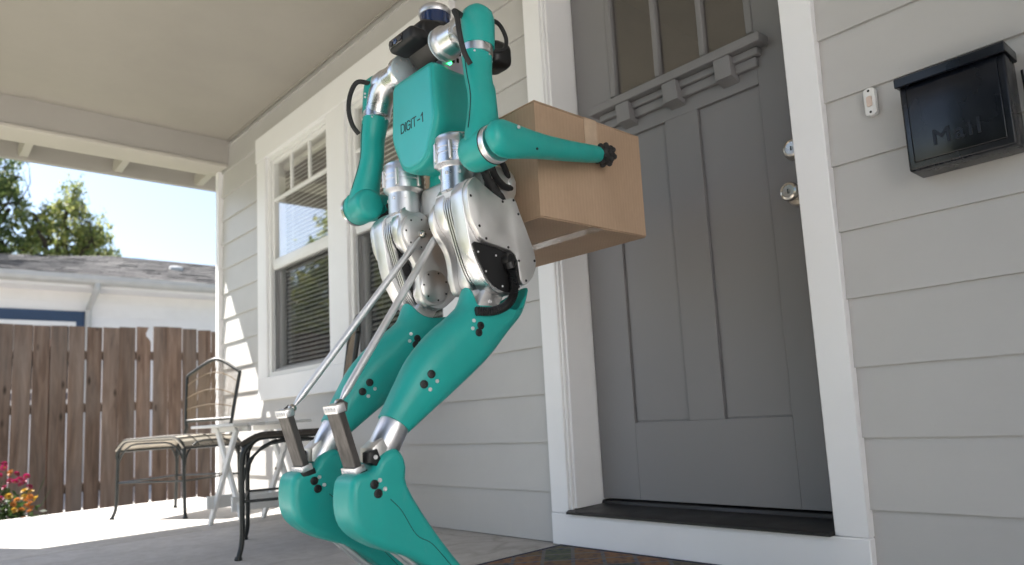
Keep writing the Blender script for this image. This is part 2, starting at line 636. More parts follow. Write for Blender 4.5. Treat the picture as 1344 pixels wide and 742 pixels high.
def disc(name, c, axis, r, h, mat, parent=None, n=14, socket=False):
    c = V(c)
    p = [(r, 0), (r, h * .75), (r * .86, h)]
    if socket:
        p += [(r * .45, h), (r * .45, h * .45), (.0001, h * .45)]
    else:
        p += [(.0001, h)]
    return lathe(name, p, c, axis, mat, parent, n)

def pillow(name, poly, f, a0, a1, r, mat, parent=None, seg=5, smooth=60):
    """extruded outline whose two rims are rounded by radius r"""
    rings = []
    sg = 1 if a1 > a0 else -1
    for k in range(seg + 1):
        t = math.pi / 2 * k / seg
        ins, off = r * (1 - math.sin(t)), r * (1 - math.cos(t))
        rings.append([f(u, v, a0 + sg * off) for u, v in shrink(poly, ins)])
    for k in range(seg, -1, -1):
        t = math.pi / 2 * k / seg
        ins, off = r * (1 - math.sin(t)), r * (1 - math.cos(t))
        rings.append([f(u, v, a1 - sg * off) for u, v in shrink(poly, ins)])
    bm = bmesh.new()
    bm_rings(bm, rings)
    return mk(name, bm, mat, parent, smooth)

def round_poly(pts, n=4):
    """pts: (u, v, radius); corners rounded by quadratic arcs"""
    out = []
    m = len(pts)
    for i in range(m):
        p0, p1, p2 = V(pts[i - 1][:2]), V(pts[i][:2]), V(pts[(i + 1) % m][:2])
        r = pts[i][2]
        if r <= 0:
            out.append(tuple(p1)); continue
        a = p1 + (p0 - p1).normalized() * min(r, (p0 - p1).length * .48)
        b = p1 + (p2 - p1).normalized() * min(r, (p2 - p1).length * .48)
        for k in range(n + 1):
            t = k / n
            out.append(tuple(a * (1 - t) ** 2 + p1 * 2 * t * (1 - t) + b * t * t))
    return out

def text_mesh(name, body, size, extrude, rot, loc, mat, parent, sx=1.0, bevel=0.0, spacing=1.0):
    cu = bpy.data.curves.new(name, 'FONT')
    cu.body = body
    cu.size = size
    cu.extrude = extrude
    cu.bevel_depth = bevel
    cu.align_x = 'CENTER'
    cu.align_y = 'CENTER'
    cu.space_character = spacing
    cu.resolution_u = 4
    o = bpy.data.objects.new(name, cu)
    COL.objects.link(o)
    dg = bpy.context.evaluated_depsgraph_get()
    me = bpy.data.meshes.new_from_object(o.evaluated_get(dg))
    bpy.data.objects.remove(o)
    me.materials.clear()
    me.transform(Matrix.Translation(V(loc)) @ rot.to_4x4() @ Matrix.Diagonal((sx, 1, 1, 1)))
    return finish(name, me, mat, parent, None, 0)

# ================================================================== the setting
def structure(o):
    o['kind'] = 'structure'
    return o

bm = bmesh.new()
bm_box(bm, -900, 900, -900, 900, -.9, -.3)
structure(mk('ground', bm, 'ground', None, 0))
bm = bmesh.new()
bm_box(bm, -4.2, 9.5, -14.9, -2.03, -.6, -.22, .01)
bm_box(bm, .91, 2.98, -2.0295, 6.0, -.6, -.22, .01)
structure(mk('bounce_driveway', bm, 'path'))  # unseen concrete, added to bounce sunlight up into the porch
bm = bmesh.new()
bm_box(bm, -12.35, -8.25, -6, 9, -.6, -.28, .01)
structure(mk('bounce_path', bm, 'floor'))  # strip hidden by the fence, added to bounce sunlight onto the neighbour wall
bm = bmesh.new()
bm_box(bm, -60, 60, -24, -15, -.4, -.286)
structure(mk('road', bm, plain('asphalt', (.055, .055, .055), .9, 0, .2, bump=.6)))

# porch floor: a slab cast in bays with tooled joints
bm = bmesh.new()
bm_box(bm, -5.70, .88, -1.98, .10, -.32, -.014)
pf = structure(mk('porch_floor', bm, 'floor', None, 0))
for x0, x1 in ((-5.715, -3.761), (-3.749, -1.921), (-1.909, .2), (.212, .89)):
    box('slab', x0, x1, -2.0, .004, -.13, 0.0, 'floor', pf, .006, 2)

# ------------------------------------------------------------------ the house with its porch
house = thing('house', 'grey lap-sided house with white trim and covered porch', 'house', (-2.0, 0, 0))
ROW = .1778
def board(x0, x1, k, name='siding_board'):
    z = ROW * k + .002
    top = min(z + ROW + .018, 2.5315)
    poly = [(0.0, z), (.0105, z), (.0185, top), (.0118, top)]
    return prism(name, poly, FX, x0, x1, 'siding', house, .0012, 1, 30)
DX0, DX1 = -1.905, -.80           # behind the door casing
WX0, WX1 = -4.50, -2.43           # behind the window casing
for k in range(15):
    segs = [(-5.216, 0.89)]
    def cut(segs, a, b):
        out = []
        for s0, s1 in segs:
            if b <= s0 or a >= s1:
                out.append((s0, s1))
            else:
                if a > s0: out.append((s0, a))
                if b < s1: out.append((b, s1))
        return out
    if k <= 12:
        segs = cut(segs, DX0, DX1)
    if 4 <= k <= 12:
        segs = cut(segs, WX0, WX1)
    for s0, s1 in segs:
        board(s0, s1, k)
bm = bmesh.new()
rnd = random.Random(9)
for k in range(14):
    x = -.62 + rnd.uniform(-.03, .03)
    while x < .8:
        z = ROW * k + .026 + rnd.uniform(-.003, .003)
        bm_lathe(bm, [(.0026, 0), (.0024, .0007), (.0001, .0008)], (x, .00120, z), (0, -1, 0), 7)
        x += .406 + rnd.uniform(-.012, .012)
    x = -2.18 + rnd.uniform(-.03, .03)
    z = ROW * k + .026
    bm_lathe(bm, [(.0026, 0), (.0024, .0007), (.0001, .0008)], (x, .00120, z), (0, -1, 0), 7)
nl = mk('nail_heads', bm, 'siding', house)
nl['kind'] = 'stuff'
bm = bmesh.new()
for b in ((-5.25, WX0, .021, .12, 0, 2.7), (WX1, DX0 - .01, .021, .12, 0, 2.7), (DX1 + .01, 0.89, .021, .12, 0, 2.7),
          (WX0, WX1, .021, .12, 0, .70), (WX0, WX1, .021, .12, 2.28, 2.7), (DX0 - .01, DX1 + .01, .021, .12, 2.24, 2.7),
          (-5.25, -5.15, .121, 7, -.3, 2.7), (.80, .89, .121, 7, -.3, 2.7), (-5.15, .8, 6.9, 7, -.3, 2.7)):
    bm_box(bm, *b)
mk('wall', bm, 'siding', house, 0)
box('corner_trim', -5.275, -5.217, -.022, .10, 0, 2.343, 'trim', house, .003)

# porch ceiling, beams, overhang
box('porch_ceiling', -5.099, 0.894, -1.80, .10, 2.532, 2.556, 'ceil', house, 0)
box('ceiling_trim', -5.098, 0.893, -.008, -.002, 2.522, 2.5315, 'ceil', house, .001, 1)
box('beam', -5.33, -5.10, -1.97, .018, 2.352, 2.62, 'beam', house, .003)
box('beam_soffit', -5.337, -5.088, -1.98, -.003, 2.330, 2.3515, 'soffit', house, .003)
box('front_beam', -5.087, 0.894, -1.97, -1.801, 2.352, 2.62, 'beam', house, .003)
for yy in (-1.105, -.545, .015):
    pr = [(-5.338, 2.405), (-5.72, 2.372), (-5.785, 2.40), (-5.785, 2.465), (-5.338, 2.495)]
    prism('outlooker', pr, FY, yy - .024, yy + .024, 'soffit', house, .002, 1)
for yy in (-1.665, -2.2):
    pr = [(-5.338, 2.405), (-5.72, 2.372), (-5.785, 2.40), (-5.785, 2.465), (-5.338, 2.495)]
    prism('outlooker', pr, FY, yy - .024, yy + .024, 'trim', house, .002, 1)
box('fascia', -5.83, -5.79, -2.33, 7.3, 2.372, 2.60, 'beam', house, .003)
box('overhang', -5.79, -5.34, -2.33, 7.3, 2.50, 2.52, 'beam', house, .002)
box('front_overhang', -5.335, 1.19, -2.33, -1.975, 2.50, 2.52, 'beam', house, .002)
bm = bmesh.new()
bm_prism(bm, [(-2.33, 2.61), (-2.33, 2.66), (2.2, 4.2), (7.3, 2.66), (7.3, 2.61), (2.2, 4.15)], FX, -5.84, 1.2)
mk('roof', bm, 'shingle', house, 0)
box('front_fascia', -5.83, 1.2, -2.37, -2.332, 2.40, 2.60, 'beam', house, .003)
for px_ in (-5.21, .80):
    po = box('porch_post', px_ - .07, px_ + .07, -1.95, -1.81, 0, 2.33, 'trim', house, .004)
    for z0, z1 in ((0, .14), (2.23, 2.329)):
        box('collar', px_ - .088, px_ + .088, -1.968, -1.792, z0 + .001, z1, 'trim', po, .004)

# ------------------------------------------------------------------ windows
bm = bmesh.new()
room_walls = ((-5.14, -1.96, 2.6, 2.7, .02, 2.5), (-5.149, -5.06, .13, 2.6, .02, 2.5), (-2.04, -1.95, .13, 2.6, .02, 2.5), (-5.14, -1.96, .13, 2.7, -.08, .019), (-5.14, -1.96, .13, 2.7, 2.5, 2.6))
for b in room_walls:
    bm_box(bm, *b)
mk('room_shell', bm, 'room', house, 0)
bm = bmesh.new()
for b in ((-1.9, -.8, 1.6, 1.7, 0, 2.4), (-1.95, -1.9, .2, 1.7, 0, 2.4), (-.82, -.77, .2, 1.7, 0, 2.4), (-1.9, -.8, .2, 1.7, 2.3, 2.4)):
    bm_box(bm, *b)
mk('hall_shell', bm, 'room', house, 0)

CY0 = -.022
casing = box('window_casing', -4.542, -2.388, CY0 - .004, .0205, 2.187, 2.348, 'trimh', house, .003)
box('casing_board', -4.53, -4.395, CY0, .0203, .7802, 2.1868, 'trim', casing, .003)
box('casing_board', -3.57, -3.36, CY0, .0203, .7802, 2.1868, 'trim', casing, .003)
box('casing_board', -2.53, -2.40, CY0, .0203, .7802, 2.1868, 'trim', casing, .003)
box('apron', -4.53, -2.40, CY0 - .002, .0203, .642, .780, 'trimh', casing, .003)

def make_window(x0, x1):
    z0, z1 = .78, 2.187
    w = house
    # frame ring
    bm = bmesh.new()
    t = .028
    bm_box(bm, x0, x0 + t, -.004, .10, z0, z1, .002, 1)
    bm_box(bm, x1 - t, x1, -.004, .10, z0, z1, .002, 1)
    bm_box(bm, x0 + t, x1 - t, -.004, .10, z1 - t, z1, .002, 1)
    bm_box(bm, x0 + t, x1 - t, -.004, .10, z0, z0 + t, .002, 1)
    win = mk('window', bm, 'vinyl', house)
    zm = 1.478
    a0, a1 = x0 + t, x1 - t
    # upper sash
    bm = bmesh.new()
    s = .022
    bm_box(bm, a0, a0 + s, .012, .04, zm, z1 - t, .003, 1)
    bm_box(bm, a1 - s, a1, .012, .04, zm, z1 - t, .003, 1)
    bm_box(bm, a0 + s, a1 - s, .012, .04, z1 - t - s, z1 - t, .003, 1)
    bm_box(bm, a0 + s, a1 - s, .004, .04, zm - .033, zm + .033, .004, 2)
    mk('upper_sash', bm, 'vinyl', win)
    zg = 1.897
    gx = [a0 + s + (a1 - a0 - 2 * s) * f for f in (1 / 3, 2 / 3)]
    box('muntin', a0 + s, a1 - s, .014, .034, zg - .010, zg + .010, 'vinyl', win, .003)
    for g in gx:
        box('muntin', g - .009, g + .009, .0145, .0335, zg + .0102, z1 - t - s - .0002, 'vinyl', win, .003)
    bm = bmesh.new()
    bm_box(bm, a0 + s - .004, a1 - s + .004, .022, .026, zm + .0331, z1 - t - s + .003)
    mk('pane', bm, 'gl', win, 0)
    # lower sash behind a half screen
    bm = bmesh.new()
    bm_box(bm, a0, a0 + .03, .045, .075, z0 + t, zm - .034, .003, 1)
    bm_box(bm, a1 - .03, a1, .045, .075, z0 + t, zm - .034, .003, 1)
    bm_box(bm, a0 + .03, a1 - .03, .045, .075, z0 + t, z0 + t + .035, .003, 1)
    mk('lower_sash', bm, 'vinyl', win)
    bm = bmesh.new()
    bm_box(bm, a0 + .026, a1 - .026, .058, .062, z0 + t + .03, zm - .034)
    mk('pane', bm, 'gl', win, 0)
    bm = bmesh.new()
    f = .016
    bm_box(bm, a0 + .004, a0 + .004 + f, .012, .022, z0 + t + .002, zm - .036, .002, 1)
    bm_box(bm, a1 - .004 - f, a1 - .004, .012, .022, z0 + t + .002, zm - .036, .002, 1)
    bm_box(bm, a0 + .004 + f, a1 - .004 - f, .012, .022, z0 + t + .002, z0 + t + .018, .002, 1)
    mk('screen_frame', bm, 'grille', win)
    bm = bmesh.new()
    bm.faces.new([bm.verts.new(p) for p in ((a0 + .02, .017, z0 + t + .018), (a1 - .02, .017, z0 + t + .018), (a1 - .02, .017, zm - .034), (a0 + .02, .017, zm - .034))])
    mk('insect_screen', bm, 'screen', win, 0)
    # venetian blind, each slat a piece
    box('blind_headrail', a0 + .006, a1 - .006, .082, .108, z1 - t - .045, z1 - t - .012, 'blind', win, .003)
    n = 52
    poly = [(-.0086, -.0094), (-.0044, -.0022), (.0018, .0042), (.0084, .0094), (.0081, .0099), (.0013, .0048), (-.0050, -.0018), (-.0092, -.0092)]
    bm = bmesh.new()
    bm_prism(bm, poly, lambda u, v, w: (w, u, v), -(a1 - a0) / 2 + .010, (a1 - a0) / 2 - .010)
    me = bpy.data.meshes.new('blind_slat')
    bmesh.ops.recalc_face_normals(bm, faces=bm.faces)
    bm.to_mesh(me)
    bm.free()
    me.materials.append(MS['blind'])
    for i in range(n):
        z = z1 - t - .058 - i * .0262
        if z < z0 + t + .02:
            break
        inst('blind_slat', me, ((a0 + a1) / 2, .094, z), win, (random.uniform(-.05, .05), random.uniform(-.002, .002), 0))
    for g in (.18, .82):
        tube('blind_cord', [(a0 + (a1 - a0) * g, .080, z1 - t - .04), (a0 + (a1 - a0) * g, .080, z0 + t + .03)], .0012, 'blind', win, 5)
make_window(-4.395, -3.57)
make_window(-3.36, -2.53)

# ------------------------------------------------------------------ the front door
dc = box('door_casing', -1.922, -.786, -.0225, .0205, 2.165, 2.30, 'trimh', house, .003)
box('casing_board', -1.922, -1.832, -.0205, .0203, .1115, 2.1648, 'trim', dc, .003)
box('casing_board', -.876, -.786, -.0205, .0203, .1115, 2.1648, 'trim', dc, .003)
box('sill_board', -1.922, -.786, -.0235, .0203, .001, .1110, 'trimh', dc, .003)
box('jamb', -1.8315, -1.8125, .001, .20, .1265, 2.18, 'trim', dc, .002)
box('jamb_stop', -1.8318, -1.8228, -.0125, .0008, .1118, 2.1646, 'trim', dc, .004, 2)
box('jamb', -.888, -.870, .021, .20, .1265, 2.18, 'trim', dc, .002)
box('jamb', -1.812, -.8885, .021, .20, 2.16, 2.18, 'trim', dc, .002)
bm = bmesh.new()
bm_prism(bm, [(-.040, .1118), (-.040, .1185), (-.030, .1235), (.13, .1285), (.134, .1385), (.142, .1415), (.19, .1415), (.19, .1118)], FX, -1.8300, -.878, .001, 1)
mk('threshold', bm, 'thresh', dc)

dY = .138
D0, D1, DZ0, DZ1 = -1.808, -.892, .147, 2.155
bm = bmesh.new()
bm_box(bm, D0, D1, dY + .013, dY + .045, DZ0, 1.60)
bm_box(bm, D0, -1.615, dY + .013, dY + .045, 1.60, DZ1)
bm_box(bm, -1.062, D1, dY + .013, dY + .045, 1.60, DZ1)
bm_box(bm, -1.615, -1.062, dY + .013, dY + .045, 2.06, DZ1)
door = mk('door', bm, 'door', house, 0)
def dpart(name, x0, x1, z0, z1, y0=dY, y1=dY + .0128, bev=.0008, seg=1):
    return box(name, x0, x1, y0, y1, z0, z1, 'door', door, bev, seg)
dpart('stile', D0, -1.637, DZ0, DZ1)
dpart('stile', -1.041, D1, DZ0, DZ1)
dpart('bottom_rail', -1.6368, -1.0412, DZ0, .413)
dpart('mullion', -1.405, -1.271, .4132, 1.441)
dpart('lock_rail', -1.6368, -1.0412, 1.4412, 1.612)
dpart('top_rail', -1.6368, -1.0412, 2.03, DZ1)
dpart('door_panel', -1.633, -1.409, .418, 1.437, dY + .0105, dY + .0129, .001, 1)
dpart('door_panel', -1.267, -1.045, .418, 1.437, dY + .0105, dY + .0129, .001, 1)
for i, x in enumerate((-1.6365, -1.43, -1.243, -1.0675)):
    w = .026 if i in (0, 3) else .022
    dpart('muntin', x, x + w, 1.6122, 2.0298, dY - .004, dY + .03, .004)
lites = ((-1.6105, -1.43), (-1.408, -1.243), (-1.221, -1.0675))
for a, b in lites:
    bm = bmesh.new()
    bm_box(bm, a - .002, b + .002, dY + .014, dY + .018, 1.6125, 2.03)
    mk('pane', bm, 'gld', door, 0)
dpart('door_shelf', -1.702, -.995, 1.549, 1.578, dY - .058, dY - .0002, .003)
dpart('shelf_moulding', -1.676, -1.02, 1.524, 1.5488, dY - .030, dY - .0002, .005, 3)
dpart('shelf_moulding', -1.664, -1.032, 1.492, 1.5238, dY - .018, dY - .0002, .005, 3)
for x in (-1.549, -1.342, -1.135):
    pr = [(dY - .0305, 1.548), (dY - .052, 1.548), (dY - .046, 1.483), (dY - .0002, 1.470), (dY - .0002, 1.4915), (dY - .0182, 1.4915), (dY - .0182, 1.5235), (dY - .0305, 1.5235)]
    prism('corbel', pr, FX, x - .030, x + .030, 'door', door, .003, 2)
lk = lathe('deadbolt', [(.033, 0), (.033, .004), (.030, .010), (.026, .016), (.0255, .024), (.020, .027), (.020, .024), (.006, .024), (.005, .026), (.0001, .026)], (-.947, dY - .0002, 1.198), (0, -1, 0), 'nickel', door)
box('keyhole', -.9485, -.9455, dY - .0275, dY - .025, 1.191, 1.203, 'black', lk, 0)
kb = lathe('door_knob', [(.034, 0), (.034, .004), (.030, .009), (.014, .012), (.012, .030), (.020, .036), (.027, .046), (.0285, .056), (.025, .064), (.019, .067), (.0185, .064), (.007, .064), (.006, .066), (.0001, .066)], (-.950, dY - .0002, 1.060), (0, -1, 0), 'nickel', door)
box('keyhole', -.9515, -.9485, dY - .0672, dY - .0645, 1.053, 1.066, 'black', kb, 0)

# ------------------------------------------------------------------ added white building out of view, reflects sunlight onto the robot
gg = thing('bounce_garage', 'added white building out of view on the right, reflecting sunlight onto the porch', 'bounce_garage', (4.5, -1.0, -.3))
box('wall', 3.0, 6.0, -4.2, 3.0, -.3, 3.2, 'trim', gg, .004)
bm = bmesh.new()
bm_prism(bm, [(2.75, 3.18), (4.5, 4.3), (6.25, 3.18), (6.25, 3.24), (4.5, 4.38), (2.75, 3.24)], FY, -4.5, 3.3)
mk('roof', bm, 'shingle', gg, 0)

# ------------------------------------------------------------------ wooden fence
fence = thing('fence', 'weathered brown board fence with uneven dog-eared tops behind the chairs', 'fence', (-8.0, 0, -.3))
edges = [-.985, -.843, -.699, -.562, -.416, -.277, -.138, .005, .152, .303, .45, .583, .729, .869, 1.012]
tops = [1.542, 1.538, 1.532, 1.536, 1.538, 1.534, 1.536, 1.545, 1.554, 1.559, 1.559, 1.547, 1.536, 1.526]
y = edges[0]
e2, t2 = [], []
while y > -3.6:
    y -= random.uniform(.137, .147)
    e2.insert(0, y); t2.insert(0, 1.54 + random.uniform(-.012, .012))
edges = e2 + edges; tops = t2 + tops
y = edges[-1]
while y < 2.4:
    y += random.uniform(.137, .147)
    edges.append(y); tops.append(1.53 + random.uniform(-.012, .012))
for i in range(len(edges) - 1):
    g = random.choice((.006, .008, .010, .014))
    a, b = edges[i] + g * .5, edges[i + 1] - g * .5
    tl = random.uniform(-.004, .004)
    poly = [(a, -.27), (b, -.27), (b + tl, tops[i] + random.uniform(-.004, .004)), (a + tl, tops[i])]
    if abs(edges[i] - .152) < .002:       # the board with a bite out of its corner
        poly = [(a, -.27), (b - .012, -.27), (b - .010, 1.40), (b - .030, 1.435), (b - .052, 1.455), (b - .058, 1.485), (b - .045, 1.512), (b - .030, 1.548), (a, 1.552)]
    nseg = prism('fence_board', poly, FX, -8.0, -8.0 + .017 + random.uniform(-.002, .004), 'fence', fence, .0015, 1, 30)
for z in (-.02, .72, 1.22):
    box('fence_rail', -8.045, -8.002, -3.6, 2.4, z, z + .085, 'fence', fence, .003)
for yy in (-2.9, -.6, 1.75):
    box('fence_post', -8.14, -8.046, yy, yy + .09, -.6, 1.42, 'fence', fence, .004)

# ------------------------------------------------------------------ the neighbouring house
nb = thing('neighbour_house', 'low white house with grey shingled roof beyond the fence', 'house', (-14.5, 0, -.3))
NW = -12.4
for k in range(15):
    z = -.3 + k * .199
    poly = [(NW, z), (NW + .008, z), (NW - .003, min(z + .215, 2.66)), (NW - .011, min(z + .215, 2.66))]
    for y0, y1 in ((-1.5, 9),):
        prism('siding_board', poly, lambda u, v, w: (u, w, v), y0, y1, 'nwall', nb, 0, 1, 30)
bm = bmesh.new()
bm_box(bm, -16.6, NW - .015, -1.5, 9, -.3, 2.66)
mk('wall', bm, 'nwall', nb, 0)
ridge = [(-1.9, 3.50), (-.24, 3.555), (.7, 3.615), (1.4, 3.69), (9.3, 3.69)]
bm = bmesh.new()
for i in range(len(ridge) - 1):
    (ya, za), (yb, zb) = ridge[i], ridge[i + 1]
    f1 = [(-11.92, ya, 2.79), (-11.92, yb, 2.79), (-14.5, yb, zb), (-14.5, ya, za)]
    f2 = [(-14.5, ya, za), (-14.5, yb, zb), (-17.1, yb, 2.79), (-17.1, ya, 2.79)]
    for f in (f1, f2):
        bm.faces.new([bm.verts.new(p) for p in f])
bmesh.ops.remove_doubles(bm, verts=bm.verts, dist=.001)
rf = mk('roof', bm, 'dark', nb, 0)
def ridge_z(y):
    for (ya, za), (yb, zb) in zip(ridge, ridge[1:]):
        if ya <= y <= yb:
            return za + (zb - za) * (y - ya) / (yb - ya)
    return ridge[-1][1]
vs, fs = [], []
rows = 19
for r in range(rows):
    y = -1.9 + random.random() * .1
    while y < 5.5:
        wd = random.uniform(.16, .34)
        y1 = y + wd - .008
        s0 = r / rows + random.uniform(-.004, .004)
        s1 = s0 + 1.35 / rows
        lift = .020 + random.uniform(0, .006) + (.008 if random.random() < .08 else 0)
        q = []
        for yy, s in ((y, s0), (y1, s0), (y1, s1), (y, s1)):
            rz = ridge_z(yy)
            q.append((-11.90 - 2.6 * s, yy, 2.79 + (rz - 2.79) * min(s, 1.02) + (lift if s == s0 else .009)))
        b = len(vs)
        vs += q + [(p[0], p[1], p[2] - .012) for p in q[:2]]
        fs += [(b, b + 1, b + 2, b + 3), (b + 4, b + 5, b + 1, b)]
        y += wd
me = bpy.data.meshes.new('shingles')
me.from_pydata(vs, [], fs)
sh = finish('shingles', me, 'shingle', rf, None, 0)
sh['kind'] = 'stuff'
vt = lathe('roof_vent', [(.11, 0), (.11, .04), (.10, .06), (.05, .07), (.0001, .07)], (-13.35, 2.1, 3.30), (.25, 0, 1), 'gutter', nb, 16)
gp = [(-11.83, 2.80), (-11.835, 2.74), (-11.86, 2.70), (-11.95, 2.675), (-11.97, 2.675), (-11.97, 2.80), (-11.96, 2.80), (-11.955, 2.69), (-11.87, 2.712), (-11.848, 2.745), (-11.842, 2.80)]
prism('gutter', gp, FY, -1.8, 9.2, 'gutter', nb, 0, 1, 0)
box('fascia', -12.0, -11.975, -1.8, 9.2, 2.64, 2.785, 'nwall', nb, .002)
box('soffit', NW - .01, -12.0, -1.8, 9.2, 2.635, 2.655, 'nwall', nb, .002)
tube('downspout', cr([(-11.9, .615, 2.70), (-11.91, .615, 2.60), (-12.05, .60, 2.50), (-12.30, .60, 2.40), (-12.345, .60, 2.30), (-12.345, .60, 1.6), (-12.345, .60, -.2)], 5), .042, 'gutter', nb, 8, True)
nw = box('window', NW - .02, NW + .03, -1.3, .585, 1.05, 2.345, 'blue', nb, .003)
box('window_frame', NW + .0305, NW + .045, -1.15, .45, 1.15, 2.185, 'vinyl', nw, .003)
box('pane', NW + .0455, NW + .05, -1.08, .38, 1.2, 2.11, 'lens', nw, 0)

# ------------------------------------------------------------------ trees
def leaf_cloud(name, lobes, n, size, mat, parent, droop=.5, seed=1, shell=.55, asp=2.6):
    rnd = random.Random(seed)
    vs, fs = [], []
    wts = [l[3] * l[4] * l[5] for l in lobes]
    clumps = []
    for _ in range(max(24, n // 34)):
        l = rnd.choices(lobes, wts)[0]
        while True:
            d = V((rnd.uniform(-1, 1), rnd.uniform(-1, 1), rnd.uniform(-1, 1)))
            if .02 < d.length < 1:
                break
        d = d.normalized() * (d.length ** shell)
        clumps.append((V((l[0] + d.x * l[3], l[1] + d.y * l[4], l[2] + d.z * l[5])), rnd.uniform(.5, 1.5)))
    m = sum((l[3] + l[4] + l[5]) / 3 for l in lobes) / len(lobes)
    for i in range(n):
        c, k = rnd.choice(clumps)
        p = c + V((rnd.gauss(0, 1), rnd.gauss(0, 1), rnd.gauss(0, 1.25))) * m * .13 * k
        if rnd.random() < .5:
            p.z -= abs(rnd.gauss(0, 1)) * m * .15 * droop
        s = size * rnd.uniform(.6, 1.5)
        a = V((rnd.gauss(0, 1), rnd.gauss(0, 1), rnd.gauss(0, 1) - droop * 2)).normalized()
        b = a.cross(V((rnd.gauss(0, 1), rnd.gauss(0, 1), rnd.gauss(0, 1)))).normalized()
        q = len(vs)
        vs += [p - a * s, p + b * s / asp, p + a * s, p - b * s / asp]
        fs.append((q, q + 1, q + 2, q + 3))
    me = bpy.data.meshes.new(name)
    me.from_pydata([tuple(v) for v in vs], [], fs)
    return finish(name, me, mat, parent, None, 0)

def limb(bm, a, b, r0, r1, rnd, wob=.12, n=8):
    a, b = V(a), V(b)
    pts, rs = [], []
    for i in range(n + 1):
        t = i / n
        w = V((rnd.gauss(0, 1), rnd.gauss(0, 1), rnd.gauss(0, .6))) * (b - a).length * wob * .25 * math.sin(math.pi * t)
        pts.append(a.lerp(b, t) + w)
        rs.append(r0 + (r1 - r0) * t)
    bm_tube(bm, pts, rs, 7)
    return pts

def tree(name, label, base, fork, lobes, n, size, lm, seed, r=.2, twigs=26, droop=.5, group=None):
    rnd = random.Random(seed)
    t = thing(name, label, 'tree', base, group)
    bm = bmesh.new()
    limb(bm, base, fork, r, r * .75, rnd, .1)
    mk('trunk', bm, 'bark', t)
    bm = bmesh.new()
    for l in lobes:
        c = V(l[:3])
        mid = limb(bm, fork, c, r * .6, r * .22, rnd, .35)
        for k in range(max(3, twigs // len(lobes))):
            st = rnd.choice(mid[2:])
            en = c + V((rnd.uniform(-1, 1) * l[3], rnd.uniform(-1, 1) * l[4], rnd.uniform(-.7, 1) * l[5])) * .95
            limb(bm, st, en, r * .16, r * .03, rnd, .5, 6)
    mk('branches', bm, 'bark', t)
    leaf_cloud('crown', lobes, n, size, lm, t, droop, seed)
    return t

tree('willow_tree', 'olive green leafy tree with open crown above the peak of the neighbouring roof', (-22, 2.2, -.3), (-22, 2.0, 4.0),
     [(-22, 2.05, 6.0, .85, .60, .85), (-22.1, 1.55, 5.5, .8, .50, .70), (-21.8, 2.60, 5.3, .8, .50, .6), (-22, 2.10, 6.85, .5, .32, .5), (-22.2, 2.95, 4.95, .7, .42, .45), (-22, 1.25, 6.3, .5, .35, .4), (-21.9, 2.75, 6.1, .5, .25, .35)], 8200, .062, 'leafa', 3, .16, 44)
tree('shade_tree', 'darker spreading tree with bent bare limbs at the far left behind the roof', (-23, -1.6, -.3), (-23, -1.0, 4.1),
     [(-23, -.3, 6.7, 1.2, .9, 1.0), (-23, .40, 7.3, 1.0, .50, .75), (-22.8, .45, 5.9, .9, .55, .7), (-23.2, -1.4, 6.2, 1.2, 1.0, 1.1), (-22.9, .85, 6.6, .6, .35, .55), (-22.9, .95, 7.45, .6, .34, .45), (-22.9, .2, 7.9, .8, .5, .5), (-22.8, .95, 5.5, .7, .35, .5)], 12500, .066, 'leafb', 8, .24, 60)
# street trees in front of the house: seen mirrored in the window glass
ST = 'street trees in front of the porch'
tree('street_tree', 'nearest loose olive street tree mirrored in the left window pane', (-13.2, -5.6, -.3), (-13.2, -5.6, 1.0),
     [(-13.2, -5.5, 2.9, 1.5, 1.5, 1.5), (-14.3, -5.1, 2.2, 1.2, 1.2, 1.0), (-12.4, -6.2, 1.9, 1.1, 1.2, .9), (-13.4, -5.6, 4.4, .9, .9, .9)], 8000, .085, 'leafa', 21, .13, 50, .3, ST)
tree('street_tree', 'wide olive street tree mirrored low in the window glass', (-16.5, -9.6, -.3), (-16.4, -9.4, 1.2),
     [(-16.4, -9.4, 3.6, 1.9, 1.9, 1.7), (-15.3, -10.2, 2.4, 1.4, 1.4, 1.1), (-17.6, -8.6, 2.6, 1.4, 1.4, 1.2), (-14.6, -9.0, 3.0, 1.0, 1.0, 1.2)], 8500, .10, 'leafa', 22, .15, 40, .3, ST)
tree('street_tree', 'green street tree mirrored behind the others in the glass', (-18.5, -6.4, -.3), (-18.4, -6.4, 1.3),
     [(-18.4, -6.3, 3.0, 1.7, 1.6, 1.5), (-19.4, -6.9, 2.2, 1.4, 1.4, 1.0), (-17.6, -7.4, 2.0, 1.1, 1.2, .9)], 6500, .10, 'leafb', 23, .16, 30, .3, ST)
tree('street_tree', 'tall thin street tree mirrored beside the wide one', (-11.6, -8.4, -.3), (-11.6, -8.4, 1.2),
     [(-11.6, -8.4, 2.8, 1.1, 1.1, 1.3), (-12.3, -7.7, 3.8, .9, .9, 1.0), (-11.2, -9.0, 2.0, .9, .9, .8)], 5000, .08, 'leafa', 24, .11, 34, .3, ST)

